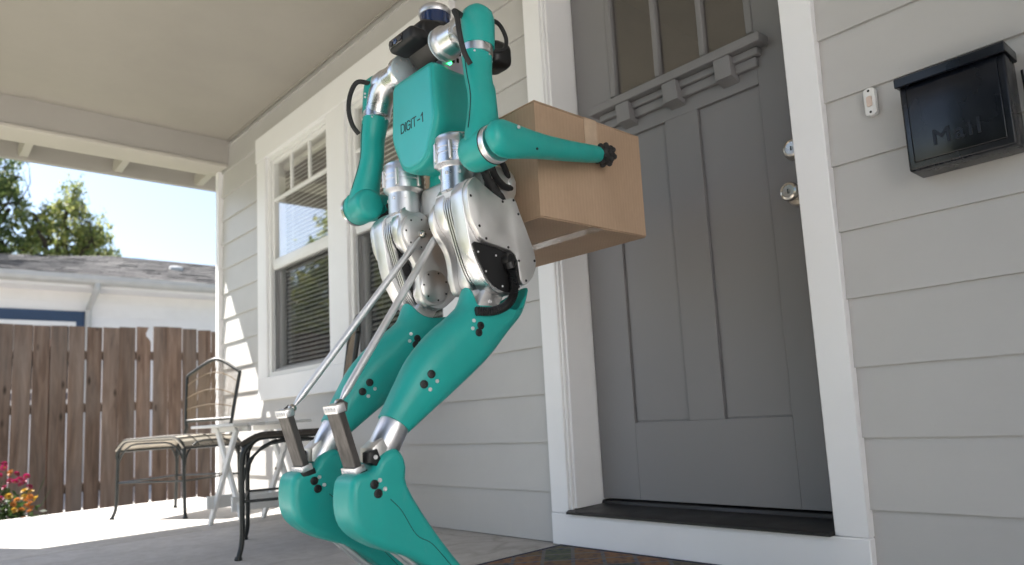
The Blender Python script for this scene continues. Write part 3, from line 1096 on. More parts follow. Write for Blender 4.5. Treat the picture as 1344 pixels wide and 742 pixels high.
# unseen bush added behind the camera to keep light off the right wall
hd = thing('blocker_shrub', 'tall dark foliage added behind the camera to darken the right wall', 'blocker_shrub', (-.4, -3.9, -.3))
leaf_cloud('foliage', [(-1.1, -3.9, 1.0, .5, .45, 1.5), (-.4, -3.9, 1.0, .5, .45, 1.5), (.3, -3.9, 1.0, .5, .45, 1.5), (-.85, -3.9, 2.5, .55, .45, .9), (.1, -3.9, 2.5, .55, .45, .9)], 15000, .055, 'leafc', hd, .1, 77, .5, 2.0)
bm = bmesh.new()
rnd = random.Random(6)
for k in range(9):
    x = -1.3 + k * .22
    limb(bm, (x, -3.9, -.3), (x + rnd.gauss(0, .08), -3.9 + rnd.gauss(0, .1), 2.4), .025, .006, rnd, .2)
mk('stems', bm, 'bark', hd)

# evergreen in a pot, added out of view to shade the right wall
pe = thing('blocker_evergreen', 'tall dark evergreen in a pot, added out of view to shade the right wall', 'plant', (.44, -.38, 0))
lathe('pot', [(.13, 0), (.17, .02), (.21, .30), (.22, .33), (.19, .34), (.18, .30), (.0001, .30)], (.44, -.38, 0), (0, 0, 1), 'gutter', pe, 24)
bm = bmesh.new()
limb(bm, (.44, -.38, .28), (.44, -.37, 1.9), .025, .008, random.Random(2), .05)
mk('trunk', bm, 'bark', pe)
leaf_cloud('crown', [(.44, -.38, .75, .25, .27, .45), (.44, -.38, 1.35, .26, .28, .5), (.44, -.38, 1.95, .22, .24, .4)], 9000, .030, 'leafc', pe, .1, 91, .5, 2.4)

# grass along the fence foot
rnd = random.Random(4)
vs, fs = [], []
for i in range(9000):
    x, yy = rnd.uniform(-8.9, -5.75), rnd.uniform(-2.4, 1.8)
    if rnd.random() < .35:
        x = -8.0 + rnd.gauss(.05, .12)
    h = rnd.uniform(.03, .10)
    a = rnd.uniform(0, 6.28)
    dx, dy = math.cos(a) * .004, math.sin(a) * .004
    lx, ly = rnd.gauss(0, .03), rnd.gauss(0, .03)
    b = len(vs)
    vs += [(x - dx, yy - dy, -.305), (x + dx, yy + dy, -.305), (x + lx, yy + ly, -.305 + h)]
    fs.append((b, b + 1, b + 2))
me = bpy.data.meshes.new('grass')
me.from_pydata(vs, [], fs)
gr = finish('grass', me, 'grass', None, None, 0)
tag(gr, 'sunlit grass between the porch slab and the fence', 'grass')
gr['kind'] = 'stuff'

# ================================================================== things on the porch
# ------------------------------------------------------------------ flower bush
bush = thing('flower_bush', 'bush of magenta and orange flowers beside the sunlit slab edge', 'plant', (-6.0, -1.2, -.3))
leaf_cloud('foliage', [(-6.02, -1.22, -.05, .20, .24, .26), (-5.98, -1.05, -.12, .16, .14, .18), (-6.05, -1.40, .05, .2, .2, .28)], 3600, .019, 'leafc', bush, .1, 31, .6, 2.2)
bm = bmesh.new()
rnd = random.Random(5)
for k in range(14):
    limb(bm, (-6.0 + rnd.gauss(0, .03), -1.2 + rnd.gauss(0, .05), -.3), (-6.0 + rnd.gauss(0, .09), -1.18 + rnd.gauss(0, .13), rnd.uniform(.05, .28)), .005, .002, rnd, .2, 5)
mk('stems', bm, 'leafc', bush)
def flower_mesh(name, mat, npet=13, layers=3):
    bm = bmesh.new()
    for L in range(layers):
        for k in range(npet):
            a = 2 * math.pi * (k + .5 * L) / npet
            r0, r1 = .004, .024 - .005 * L
            d, p = V((math.cos(a), math.sin(a), 0)), V((-math.sin(a), math.cos(a), 0))
            z0, z1 = .002 * L, .004 + .006 * L
            q = [d * r0 + V((0, 0, z0)), d * r1 * .75 + p * .0042 + V((0, 0, z1 * .8)), d * r1 + V((0, 0, z1)), d * r1 * .75 - p * .0042 + V((0, 0, z1 * .8))]
            bm.faces.new([bm.verts.new(v) for v in q])
    bm_lathe(bm, [(.006, 0), (.0065, .006), (.004, .010), (.0001, .011)], (0, 0, 0), (0, 0, 1), 8)
    me = bpy.data.meshes.new(name)
    bm.to_mesh(me)
    bm.free()
    me.materials.append(MS[mat])
    me.materials.append(MS['eye'])
    for p in me.polygons:
        if p.index >= npet * layers:
            p.material_index = 1
    return me
FM = {c: flower_mesh('flower', m) for c, m in (('m', 'petm'), ('o', 'peto'), ('y', 'pety'))}
rnd = random.Random(12)
fl = [('m', -1.13, .34), ('m', -1.10, .23), ('m', -1.07, .22), ('m', -1.04, .20), ('m', -1.02, .215), ('m', -1.05, .235), ('m', -1.01, .25), ('m', -1.12, .19), ('m', -1.00, .18),
      ('o', -1.09, .28), ('m', -1.06, .27), ('y', -1.015, .155), ('y', -.985, .145), ('o', -.99, .115), ('o', -1.01, .09), ('y', -.955, .10), ('o', -.975, .07), ('o', -1.0, .055), ('y', -1.02, .12),
      ('o', -1.03, .03), ('o', -.99, .02), ('o', -1.05, .10), ('o', -1.08, .08), ('o', -1.02, -.02), ('y', -1.07, .04), ('o', -.965, .04), ('m', -1.15, .27), ('m', -1.14, .12), ('y', -1.1, .13)]
for i in range(16):
    fl.append((rnd.choice('mmoy'), rnd.uniform(-1.5, -1.12), rnd.uniform(0, .36)))
for c, yy, z in fl:
    o = inst('flower', FM[c], (-5.85 + rnd.uniform(-.05, .03), yy, z), bush, (rnd.uniform(-.5, .9), rnd.uniform(.3, 1.2), rnd.uniform(0, 6)))
    o.scale = (rnd.uniform(.85, 1.15),) * 3

# ------------------------------------------------------------------ wrought-iron chairs with wicker
def garden_chair(label, org, u, v, W, Dp, hs, seatm, weave, along='u'):
    org, u, v = V((*org, 0)), V((*u, 0)).normalized(), V((*v, 0)).normalized()
    P = lambda a, b, z: org + u * a + v * b + V((0, 0, z))
    t = thing('garden_chair', label, 'chair', P(W / 2, Dp / 2, 0), 'garden chairs on the porch')
    r = .0095
    for (a, b) in ((0, 0), (W, 0), (0, Dp), (W, Dp)):
        sa, sb = (-1 if a == 0 else 1), (-1 if b == 0 else 1)
        path = cr([P(a + sa * .022, b + sb * .012, .004), P(a + sa * .006, b, .07), P(a, b, .22), P(a - sa * .004, b, hs - .09)], 5)
        lg = tube('leg', path, r, 'iron', t, 9)
        fp = P(a + sa * .022, b + sb * .012, 0)
        lathe('foot_cap', [(.013, 0), (.014, .006), (.010, .014), (.0001, .014)], fp, (0, 0, 1), 'iron', lg, 10)
    # bent seat hoops, one over each pair of legs
    def hoop(p0, p1, name, z0, z1, rr, rad):
        p0, p1 = V(p0), V(p1)
        d = (p1 - p0)
        L = d.length
        d = d / L
        pts = [p0 + V((0, 0, z0)), p0 + V((0, 0, z1 - rad))]
        for k in range(1, 6):
            a = math.pi / 2 * k / 5
            pts.append(p0 + d * rad * (1 - math.cos(a)) + V((0, 0, z1 - rad + rad * math.sin(a))))
        for k in range(0, 6):
            a = math.pi / 2 * (1 - k / 5)
            pts.append(p1 - d * rad * (1 - math.cos(a)) + V((0, 0, z1 - rad + rad * math.sin(a))))
        pts.append(p1 + V((0, 0, z0)))
        return tube(name, pts, rr, 'iron', t, 8)
    c = [P(0, 0, 0), P(W, 0, 0), P(W, Dp, 0), P(0, Dp, 0)]
    if along == 'u':
        hoop(c[0], c[1], 'seat_hoop', hs - .10, hs, .0115, .085)
        hoop(c[3], c[2], 'seat_hoop', hs - .10, hs, .0115, .085)
    else:
        hoop(c[0], c[3], 'seat_hoop', hs - .10, hs, .0115, .085)
        hoop(c[1], c[2], 'seat_hoop', hs - .10, hs, .0115, .085)
    for i, j in ((0, 1), (1, 2), (2, 3), (3, 0)):
        d = (c[j] - c[i]).normalized()
        hoop(c[i] + d * .004, c[j] - d * .004, 'arch_brace', .20, hs - .022, .0055, .14)
        tube('stretcher', [c[i] + V((0, 0, .205)), c[j] + V((0, 0, .205))], .0055, 'iron', t, 7)
    for i, j in (((1, 2), (3, 0)) if along == 'u' else ((0, 1), (2, 3))):
        tube('seat_rail', [c[i] + V((0, 0, hs - .06)), c[j] + V((0, 0, hs - .06))], .0085, 'iron', t, 8)
    # woven seat draped over the hoops
    LW = W if along == 'u' else Dp
    LD = Dp if along == 'u' else W
    PS = P if along == 'u' else (lambda a, b, z: P(b, a, z))
    drop = .085 if along == 'u' else .045
    def sz(a):
        x = min(a, LW - a)
        rad = .085
        return hs + .006 if x >= rad else hs + .006 - (rad - math.sqrt(max(0, rad * rad - (rad - x) ** 2))) * drop / .085
    na = 18
    rows = []
    for i in range(na + 1):
        a = -.006 + (LW + .012) * i / na
        aa = min(max(a, .004), LW - .004)
        rows.append([PS(a, -.012 + (LD + .024) * j / 8, sz(aa) + .006 * math.sin(math.pi * j / 8)) for j in range(9)])
    bm = bmesh.new()
    G = [[bm.verts.new(p) for p in row] for row in rows]
    for i in range(na):
        for j in range(8):
            bm.faces.new((G[i][j], G[i + 1][j], G[i + 1][j + 1], G[i][j + 1]))
    seat = mk('seat', bm, seatm, t)
    md = seat.modifiers.new('thickness', 'SOLIDIFY')
    md.thickness = .010
    bm = bmesh.new()
    for i in range(0, na + 1, 2):
        bm_tube(bm, [p + V((0, 0, .002)) for p in rows[i]], .0028, 5)
    for j in range(0, 9, 2):
        bm_tube(bm, [rows[i][j] + V((0, 0, .003)) for i in range(na + 1)], .0028, 5)
    sw = mk('seat_weave', bm, 'wickerd', t)
    sw['kind'] = 'stuff'
    # back
    z0, z1 = hs + .10, hs + .44
    def BP(k, z):      # k 0..1 across, fan shaped, leaning back
        f = (z - hs) / .5
        w = .345 + .10 * f
        return P(W / 2 + (k - .5) * w, Dp + .005 + .05 * f * f + .02 * f, z)
    for k in (0, 1):
        tube('back_post', cr([P(0 if k == 0 else W, Dp, hs - .12), BP(k, hs + .05), BP(k, z0), BP(k, z1 - .05)], 5), .0105, 'iron', t, 8)
    top = cr([BP(0, z1 - .05), BP(.12, z1 - .02), BP(.5, z1 + .05), BP(.88, z1 - .02), BP(1, z1 - .05)], 6)
    tube('top_rail', top, .0115, 'iron', t, 8)
    tube('lower_rail', [BP(0, z0), BP(.5, z0), BP(1, z0)], .011, 'iron', t, 8)
    def ztop(k):
        return z1 + .05 - .10 * (2 * abs(k - .5)) ** 1.8
    bm = bmesh.new()
    n = 28
    for i in range(1, n):
        k = i / n
        zt = ztop(k)
        pts = [BP(k + (random.uniform(-.003, .003)), z0 + (zt - z0) * j / 5) for j in range(6)]
        bm_tube(bm, pts, .0027, 5)
    wv = mk('back_strands', bm, weave, t)
    wv['kind'] = 'stuff'
    for f in (.25, .5, .78):
        tube('back_band', [BP(k / 8, z0 + (ztop(k / 8) - z0) * f) for k in range(9)], .0035, weave, t, 6)
    return t
garden_chair('wicker-backed iron chair with pale seat standing against the fence', (-4.822, -.725), (.445, .235), (-.235, .40), .49, .45, .445, 'wickerl', 'wicker')
garden_chair('black iron chair behind the robot legs, its back hidden', (-2.772, -.791), (-.44, .19), (.19, .44), .48, .385, .44, 'wickerd', 'wicker', 'v')

# ------------------------------------------------------------------ folding table
tb = thing('folding_table', 'small white wooden folding table with crossed legs between the chairs', 'table', (-3.7, -.39, 0))
for i in range(5):
    y0 = -.585 + i * .078
    box('top_slat', -4.0, -3.42, y0, y0 + .072, .488, .502, 'tablew', tb, .003)
for yy in (-.50, -.285):
    box('top_batten', -3.95, -3.47, yy, yy + .02, .462, .4875, 'tablew', tb, .002)
def bar(name, a, b, w, th, mat, parent, yc):
    a, b = V(a), V(b)
    d = (b - a).normalized()
    n = V((-d.y, d.x)) * w / 2
    poly = [tuple(a + n), tuple(a - n), tuple(b - n), tuple(b + n)]
    return prism(name, poly, FY, yc - th / 2, yc + th / 2, mat, parent, .003, 1)
for yc, off in ((-.52, 0), (-.25, 0)):
    bar('leg', (-3.905, .004), (-3.55, .475), .034, .018, 'tablew', tb, yc)
    bar('leg', (-3.505, .004), (-3.86, .475), .034, .018, 'tablew', tb, yc + .020)
box('stretcher', -3.845, -3.825, -.56, -.235, .088, .150, 'tablew', tb, .003)
box('stretcher', -3.60, -3.58, -.53, -.18, .085, .155, 'tablew', tb, .003)
for yc in (-.538, -.268):
    disc('pivot_bolt', (-3.7055, yc + .004, .262), (0, -1, 0), .007, .006, 'nickel', tb, 10)

# ------------------------------------------------------------------ mailbox
mb = thing('mailbox', 'black wall-mounted mailbox with embossed lettering right of the door', 'mailbox', (-.46, -.05, .97))
bm = bmesh.new()
bm_box(bm, -.567, -.347, -.090, -.004, .974, 1.182, .006, 3)
mk('body', bm, 'gloss', mb)
fr = box('front_panel', -.552, -.362, -.0930, -.0895, .992, 1.180, 'gloss', mb, .003, 3)
pl = [(-.002, 1.1825), (-.100, 1.1825), (-.104, 1.176), (-.107, 1.178), (-.107, 1.197), (-.102, 1.202), (-.002, 1.207)]
prism('lid', pl, FX, -.5715, -.3425, 'gloss', mb, .003, 2)
text_mesh('lettering', 'Mail', .050, .0011, Matrix.Rotation(math.pi / 2, 3, 'X'), (-.458, -.0932, 1.036), 'gloss', mb, 1.05, .0007, 1.2)
tube('side_rod', cr([(-.336, -.006, 1.16), (-.334, -.010, 1.10), (-.332, -.008, 1.00), (-.331, -.004, .95)], 4), .0028, 'gloss', mb, 6)

# ------------------------------------------------------------------ doorbell
db = thing('doorbell', 'small white oblong doorbell on the siding beside the mailbox', 'doorbell', (-.663, -.002, 1.204))
def capsule(w, h, n=8):
    out = []
    r = w / 2
    for k in range(n + 1):
        a = math.pi * k / n
        out.append((r * math.cos(a), h / 2 - r * .55 + r * .55 * math.sin(a)))
    for k in range(n + 1):
        a = math.pi + math.pi * k / n
        out.append((r * math.cos(a), -h / 2 + r * .55 + r * .55 * math.sin(a)))
    return out
cx, cz = -.6635, 1.204
prism('body', [(cx + a, cz + b) for a, b in capsule(.029, .074)], FY, .004, -.015, 'white', db, .003, 3)
prism('button', [(cx + a, cz + b) for a, b in capsule(.014, .028)], FY, -.0145, -.0185, 'button', db, .0015, 2)
for dz in (-.028, .028):
    disc('screw', (cx, -.0148, cz + dz), (0, -1, 0), .0032, .0012, 'black', db, 8)

# ------------------------------------------------------------------ doormat
dm = thing('doormat', 'dark patterned doormat with navy border below the door', 'doormat', (-1.35, -.35, 0))
box('border', -1.862, -.862, -.66, -.042, .0005, .009, 'matb', dm, .003)
box('field', -1.832, -.892, -.63, -.072, .0085, .0115, 'mat', dm, .001)

# ------------------------------------------------------------------ cardboard box
cb = thing('cardboard_box', 'brown taped cardboard box held between the arms of the robot', 'box', (-1.465, -.455, .945))
BX0, BX1, BY0, BY1, BZ0, BZ1 = -1.705, -1.225, -.660, -.250, .945, 1.236
bm = bmesh.new()
bm_box(bm, BX0, BX1, BY0, BY1, BZ0, BZ1)
bmesh.ops.subdivide_edges(bm, edges=bm.edges[:], cuts=14, use_grid_fill=True)
cc_ = V(((BX0 + BX1) / 2, (BY0 + BY1) / 2, (BZ0 + BZ1) / 2))
for v in bm.verts:           # slightly slack, dented panels
    q_ = v.co - cc_
    e_ = [abs(q_.x) / (BX1 - BX0) * 2, abs(q_.y) / (BY1 - BY0) * 2, abs(q_.z) / (BZ1 - BZ0) * 2]
    m_ = max(range(3), key=lambda i: e_[i])
    slack = 1.0
    for i in range(3):
        if i != m_:
            slack *= max(0, 1 - e_[i] ** 6)
    amt = (noise.noise(v.co * 7) * .0022 - .0016) * slack + noise.noise(v.co * 23) * .0005
    q_[m_] += amt if q_[m_] > 0 else -amt
    v.co = cc_ + q_
mk('body', bm, 'card', cb, 30)
bm = bmesh.new()
bm_box(bm, BX0 + .001, BX1 + .0015, BY0 - .001, -.4565, BZ1 + .001, BZ1 + .0048, .0012, 1)
mk('flap', bm, 'card', cb)
bm = bmesh.new()
bm_box(bm, BX0 + .001, BX1 + .0005, -.4540, BY1 + .001, BZ1 + .0006, BZ1 + .0042, .0012, 1)
mk('flap', bm, 'card', cb)
bm = bmesh.new()
bm_box(bm, BX0 + .001, BX1 - .002, BY0 + .001, -.4545, BZ0 - .0036, BZ0 - .0004, .001, 1)
mk('flap', bm, 'card', cb)
bm = bmesh.new()
bm_box(bm, BX0 + .001, BX1 - .002, -.4520, BY1 - .001, BZ0 - .0036, BZ0 - .0004, .001, 1)
mk('flap', bm, 'card', cb)
box('tape', BX1 + .0003, BX1 + .0008, -.481, -.431, 1.150, BZ1 + .0055, 'tape', cb, 0)
box('tape', BX0, BX1 + .0008, -.481, -.431, BZ1 + .0052, BZ1 + .0058, 'tape', cb, 0)
box('tape', BX0, BX1 + .0008, -.476, -.428, BZ0 - .0044, BZ0 - .0039, 'tape', cb, 0)

# ================================================================== the two-legged robot
XC = -1.445
rb = thing('delivery_robot', 'teal and silver two-legged robot carrying a box to the door', 'robot', (XC, -.86, 0))

# ---- torso
tp = [(-.092, 1.338, .022), (.092, 1.338, .022), (.104, 1.185, .022), (.060, 1.096, .022), (.026, 1.080, .016), (-.026, 1.080, .016), (-.060, 1.096, .022), (-.104, 1.185, .022)]
sp = round_poly([(XC + a, b, r) for a, b, r in tp], 5)
czt = 1.21
def trs(k, yy, pts):
    return [(XC + (x - XC) * k, yy, czt + (z - czt) * k) for x, z in pts]
bm = bmesh.new()
bm_rings(bm, [trs(k, yy, sp) for yy, k in ((-.869, .945), (-.867, .97), (-.862, .99), (-.852, 1.0), (-.835, .995), (-.815, .972), (-.79, .962), (-.74, .962), (-.716, .975), (-.70, .995), (-.685, 1.0), (-.675, .985), (-.670, .95))])
torso = mk('torso', bm, 'teal', rb, 50)
bpn = shrink(sp, .013)
pillow('back_panel', bpn, FY, -.860, -.8740, .0055, 'panel', torso, 4)
GLYPH = {'D': ([[(0, 0), (0, 1), (.36, 1), (.6, .80), (.6, .20), (.36, 0), (0, 0)]], .6),
         'I': ([[(0, 0), (0, 1)]], 0.0),
         'G': ([[(.6, .82), (.42, 1), (.17, 1), (0, .82), (0, .18), (.17, 0), (.42, 0), (.6, .18), (.6, .50), (.34, .50)]], .6),
         'T': ([[(0, 1), (.62, 1)], [(.31, 1), (.31, 0)]], .62),
         '-': ([[(.02, .45), (.42, .45)]], .44),
         '1': ([[(0, .74), (.27, 1), (.27, 0)]], .27)}
bm = bmesh.new()
px_ = 0.0
U, Hh, wd = .0246, .0225, .0029
TX, TZ = XC - .049, 1.191
for ch in 'DIGIT-1':
    strokes, adv = GLYPH[ch]
    for st in strokes:
        for (x0, z0), (x1, z1) in zip(st, st[1:]):
            a_ = V((TX + (px_ + x0) * U, TZ + z0 * Hh)); b_ = V((TX + (px_ + x1) * U, TZ + z1 * Hh))
            dd = (b_ - a_).normalized(); nn = V((-dd.y, dd.x)) * wd / 2
            a2, b2 = a_ - dd * wd * .45, b_ + dd * wd * .45
            bm_prism(bm, [tuple(a2 + nn), tuple(a2 - nn), tuple(b2 - nn), tuple(b2 + nn)], FY, -.8738, -.8746)
    px_ += adv + .235
mk('lettering', bm, 'text', torso, 0)
# pelvis
pp = [(-.050, 1.10), (.050, 1.10), (.040, 1.045), (.020, 1.020), (-.020, 1.020), (-.040, 1.045)]
bm = bmesh.new()
q = smooth_poly([(XC + a, b) for a, b in pp], 3)
bm_prism(bm, q, FY, -.795, -.68, .012, 3)
mk('pelvis_shell', bm, 'teal', rb, 50)
box('pelvis_block', XC - .085, XC + .085, -.800, -.705, .985, 1.065, 'alup', rb, .012, 3)
# electronics deck on the shoulders
dk_ = prism('shoulder_deck', [(-.835, 1.330), (-.700, 1.335), (-.700, 1.385), (-.745, 1.392), (-.825, 1.362)], FX, XC - .075, XC + .075, 'lilac', rb, .004, 2)
for i, (yy, zz, w, h) in enumerate(((-.795, 1.378, .010, .008), (-.780, 1.384, .007, .012), (-.762, 1.390, .010, .008))):
    box('port', XC + .0745, XC + .0775, yy - w / 2, yy + w / 2, zz - .018 - h / 2, zz - .018 + h / 2, 'black', dk_, .001)
for i, xx in enumerate((-.045, -.028, .030, .052)):
    box('port', XC + xx - .006, XC + xx + .006, -.8375, -.8335, 1.342, 1.356, 'black', dk_, .001)
lathe('status_light', [(.006, 0), (.006, .003), (.0035, .003), (.0035, .0015), (.0001, .0015)], (XC + .0745, -.806, 1.353), (1, 0, 0), 'led', dk_, 12)

# ---- head
hp = [(-.862, 1.415), (-.835, 1.385), (-.800, 1.355), (-.745, 1.355), (-.712, 1.40), (-.718, 1.455), (-.735, 1.474), (-.838, 1.474), (-.870, 1.452)]
head = pillow('head', smooth_poly(hp, 3), FX, XC - .050, XC + .050, .014, 'black', rb, 4)
bm = bmesh.new()
bm_box(bm, XC - .058, XC + .050, -.900, -.840, 1.400, 1.440, .013, 4)
cbar = mk('camera_bar', bm, 'black', head, 50)
box('lens_window', XC - .050, XC + .012, -.9018, -.8990, 1.409, 1.431, 'lens', head, .002)
for i, dx in enumerate((-.040, -.021, .001)):
    lathe('lens', [(.0075, 0), (.0075, .0022), (.0055, .0026), (.005, .0014), (.0001, .002)], (XC + dx, -.9014, 1.420), (0, -1, 0), 'steelgrey' if i != 1 else 'lidar', head, 16)
lathe('lidar_base', [(.043, 0), (.044, .012)], (XC, -.790, 1.470), (0, 0, 1), 'black', head, 32)
lathe('lidar_band', [(.0395, 0), (.0395, .036)], (XC, -.790, 1.4800), (0, 0, 1), 'lidar', head, 40)
lathe('lidar_cap', [(.0415, 0), (.0425, .003), (.0425, .014), (.040, .018), (.0001, .018)], (XC, -.790, 1.5155), (0, 0, 1), 'alut', head, 40)
bm = bmesh.new()
bm_box(bm, XC - .04, XC + .045, -.628, -.555, 1.425, 1.502, .024, 5)
mk('front_sensor', bm, 'black', head, 50)
box('sensor_bracket', XC - .02, XC + .02, -.725, -.62, 1.43, 1.46, 'black', head, .006, 2)

# ---- arms
def arm(s, ea, fa0):
    X = lambda a: XC + s * a
    ax = (s, 0, 0)
    # shoulder roll motor
    sm = lathe('shoulder_motor', [(.001, -.004), (.030, -.004), (.040, 0), (.0425, .004), (.0425, .016), (.036, .022), (.0345, .075), (.038, .080), (.038, .11), (.001, .11)], (X(.088), -.832, 1.386), ax, 'alut', rb, 40)
    for k in range(9):
        a = 2 * math.pi * k / 9
        disc('screw', (X(.0822), -.832 + .029 * math.cos(a), 1.386 + .029 * math.sin(a)), (-s, 0, 0), .0030, .0016, 'steel' if k else 'black', sm, 8)
    disc('face_plate', (X(.0850), -.832, 1.386), (-s, 0, 0), .0425, .0030, 'disc', sm, 40)
    tube('shoulder_yoke', [(X(.150), -.832, 1.386), (X(.178), -.832, 1.380), (X(.200), -.834, 1.362), (X(.216), -.836, 1.335), (X(.222), -.837, 1.312)], [.034, .037, .038, .037, .036], 'alut', rb, 28)
    # shoulder cap
    bm = bmesh.new()
    c0, c1 = V((X(.228), -.836, 1.318)), V((X(.222), -.828, 1.424))
    n = 28
    rings = []
    for t, r in ((0, .0335), (.25, .0345), (.5, .035), (.7, .0345), (.85, .031), (.95, .022), (1.03, .012), (1.06, .002)):
        c = c0.lerp(c1, t)
        rings.append([c + V((math.cos(2 * math.pi * j / n) * r * 1.05, math.sin(2 * math.pi * j / n) * r * 1.18, 0)) for j in range(n)])
    bm_rings(bm, rings)
    cap = mk('shoulder_cap', bm, 'teal', rb, 60)
    for k in range(2):
        disc('screw', (X(.216) - s * .0, -.8755, 1.350 + .0 + k * .010), (0, -1, 0), .0028, .004, 'steel', cap, 8)
    lathe('shoulder_band', [(.034, 0), (.0372, .002), (.0372, .030), (.035, .033)], (X(.2245), -.838, 1.296), (-.0 * s, .02, 1), 'alut', rb, 36)
    # upper arm
    ctr = cr([(X(.226), -.840, 1.300), (X(.234), -.846, 1.245), (X(ea - .030), -.853, 1.18), (X(ea - .020), -.864, 1.115), (X(ea - .014), -.872, 1.065)], 5)
    rr = []
    for i in range(len(ctr)):
        t = i / (len(ctr) - 1)
        rr.append(.0345 - .006 * math.sin(math.pi * min(1, t * 1.1)) + (.003 * t))
    rr[0] = .033
    bm = bmesh.new()
    rings = []
    for c, r in zip(ctr, rr):
        rings.append([c + V((math.cos(2 * math.pi * j / n) * r * .95, math.sin(2 * math.pi * j / n) * r * 1.12, 0)) for j in range(n)])
    bm_rings(bm, rings)
    ua = mk('upper_arm', bm, 'teal', rb, 60)
    for k in range(6):
        a = 2 * math.pi * k / 6 + .3
        disc('screw', (X(.226) + math.cos(a) * .033, -.840 + math.sin(a) * .038, 1.292), (math.cos(a), math.sin(a), 0), .0028, .0018, 'steel', ua, 8)
    # seam groove strip
    tube('seam', [c + V((s * rr[i] * .05, -rr[i] * 1.125, 0)) for i, c in enumerate(ctr)][2:-3], .0011, 'black', ua, 5)
    # elbow housing
    el = lathe('elbow_housing', [(.001, -.058), (.030, -.058), (.0375, -.0545), (.0420, -.047), (.0432, -.036), (.0432, .020), (.0420, .0215), (.0001, .0215)], (X(ea), -.872, 1.050), ax, 'teal', rb, 36, 50)
    lathe('elbow_ring', [(.0415, 0), (.0425, .001), (.0425, .013), (.0405, .0145), (.0405, .0155), (.0001, .0155)], (X(ea + .0218), -.872, 1.050), ax, 'alut', el, 40)
    lathe('elbow_gap', [(.0435, 0), (.0435, .0018)], (X(ea + .0205), -.872, 1.050), ax, 'black', el, 36)
    # forearm: lobe round the elbow axis tapering to the wrist
    bm = bmesh.new()
    rings = []
    e0, w0 = V((X(fa0), -.876, 1.0530)), V((X(.2505), -.470, 1.1300))
    d = (w0 - e0).normalized()
    uu = V((0, 0, 1)); uu = (uu - d * uu.dot(d)).normalized()
    vv = d.cross(uu)
    for t, rz, rx in ((-.098, .006, .006), (-.088, .022, .015), (-.06, .034, .0205), (-.02, .0405, .0225), (.03, .0425, .0235), (.09, .040, .025), (.17, .036, .026), (.27, .0320, .0265), (.4, .0285, .0255), (.6, .0262, .0245), (.8, .0240, .0232), (.96, .0228, .0225), (1.0, .0210, .0210)):
        c = e0.lerp(w0, t)
        c = c + V((0, 0, -.004 * math.sin(math.pi * max(0, min(1, t)))))
        rings.append([c + uu * rz * math.cos(2 * math.pi * j / n) + vv * rx * math.sin(2 * math.pi * j / n) for j in range(n)])
    bm_rings(bm, rings)
    fa = mk('forearm', bm, 'teal', rb, 60)
    disc('screw', (X(fa0 + .0215), -.845, 1.078), (s, 0, .1), .0042, .003, 'steel', fa, 10)
    disc('screw', (X(fa0 + .018), -.790, 1.043), (s, 0, -.25), .0030, .002, 'black', fa, 8)
    # knobbly rubber hand
    hc = V((X(.2525), -.443, 1.1335))
    bm = bmesh.new()
    bmesh.ops.create_icosphere(bm, subdivisions=3, radius=.0270, matrix=Matrix.Translation(hc))
    for k in range(26):
        z = 1 - 2 * (k + .5) / 26
        a = k * 2.39996
        p = V((math.sqrt(1 - z * z) * math.cos(a), math.sqrt(1 - z * z) * math.sin(a), z))
        bmesh.ops.create_icosphere(bm, subdivisions=2, radius=.0078, matrix=Matrix.Translation(hc + p * .0262))
    mk('hand', bm, 'rubber', rb, 60)
    tube('cable', cr([(X(ea - .030), -.838, 1.020), (X(ea - .052), -.822, 1.030), (X(ea - .070), -.812, 1.058), (X(.180), -.812, 1.082), (X(.165), -.815, 1.088)], 6), .0065, 'rubber', rb, 10)
    # cable loop at the shoulder
    tube('cable', cr([(X(.212), -.862, 1.392), (X(.222), -.896, 1.390), (X(.243), -.906, 1.362), (X(.252), -.908, 1.318), (X(.252), -.898, 1.278), (X(.250), -.880, 1.255)], 6), .0065, 'rubber', rb, 10)
    tube('cable', cr([(X(.205), -.800, 1.400), (X(.195), -.768, 1.425), (X(.185), -.730, 1.432), (X(.180), -.705, 1.405), (X(.180), -.715, 1.372), (X(.183), -.755, 1.355)], 6), .0055, 'rubber', rb, 10)
arm(1, .282, .338)
arm(-1, .262, .268)

# ---- legs
HOUSE = [(-0.876, 0.982), (-0.851, 1.011), (-0.827, 0.996), (-0.77, 0.969), (-0.736, 0.981), (-0.719, 0.947), (-0.685, 0.871), (-0.674, 0.829), (-0.686, 0.793), (-0.718, 0.763), (-0.75, 0.746), (-0.789, 0.75), (-0.817, 0.769), (-0.833, 0.794), (-0.851, 0.827), (-0.862, 0.859), (-0.87, 0.903), (-0.876, 0.946)]
CORE = [(-.85, 1.012), (-.872, .977), (-.872, .945), (-.858, .912), (-.832, .885), (-.818, .86), (-.814, .83), (-.812, .785), (-.79, .758), (-.75, .752), (-.72, .77), (-.69, .80), (-.684, .84), (-.70, .875), (-.725, .93), (-.75, .97), (-.80, .995)]
FINP = [(-.852, 1.004), (-.873, .965), (-.868, .925), (-.858, .89), (-.846, .85), (-.826, .80), (-.792, .756), (-.75, .748), (-.718, .765), (-.688, .795), (-.677, .83), (-.688, .87), (-.722, .945), (-.745, .972), (-.78, .972), (-.827, .994)]
BLACK = [(-0.858, 0.856), (-0.831, 0.86), (-0.757, 0.848), (-0.736, 0.824), (-0.731, 0.78), (-0.718, 0.766), (-0.75, 0.751), (-0.786, 0.756), (-0.814, 0.775), (-0.831, 0.799)]
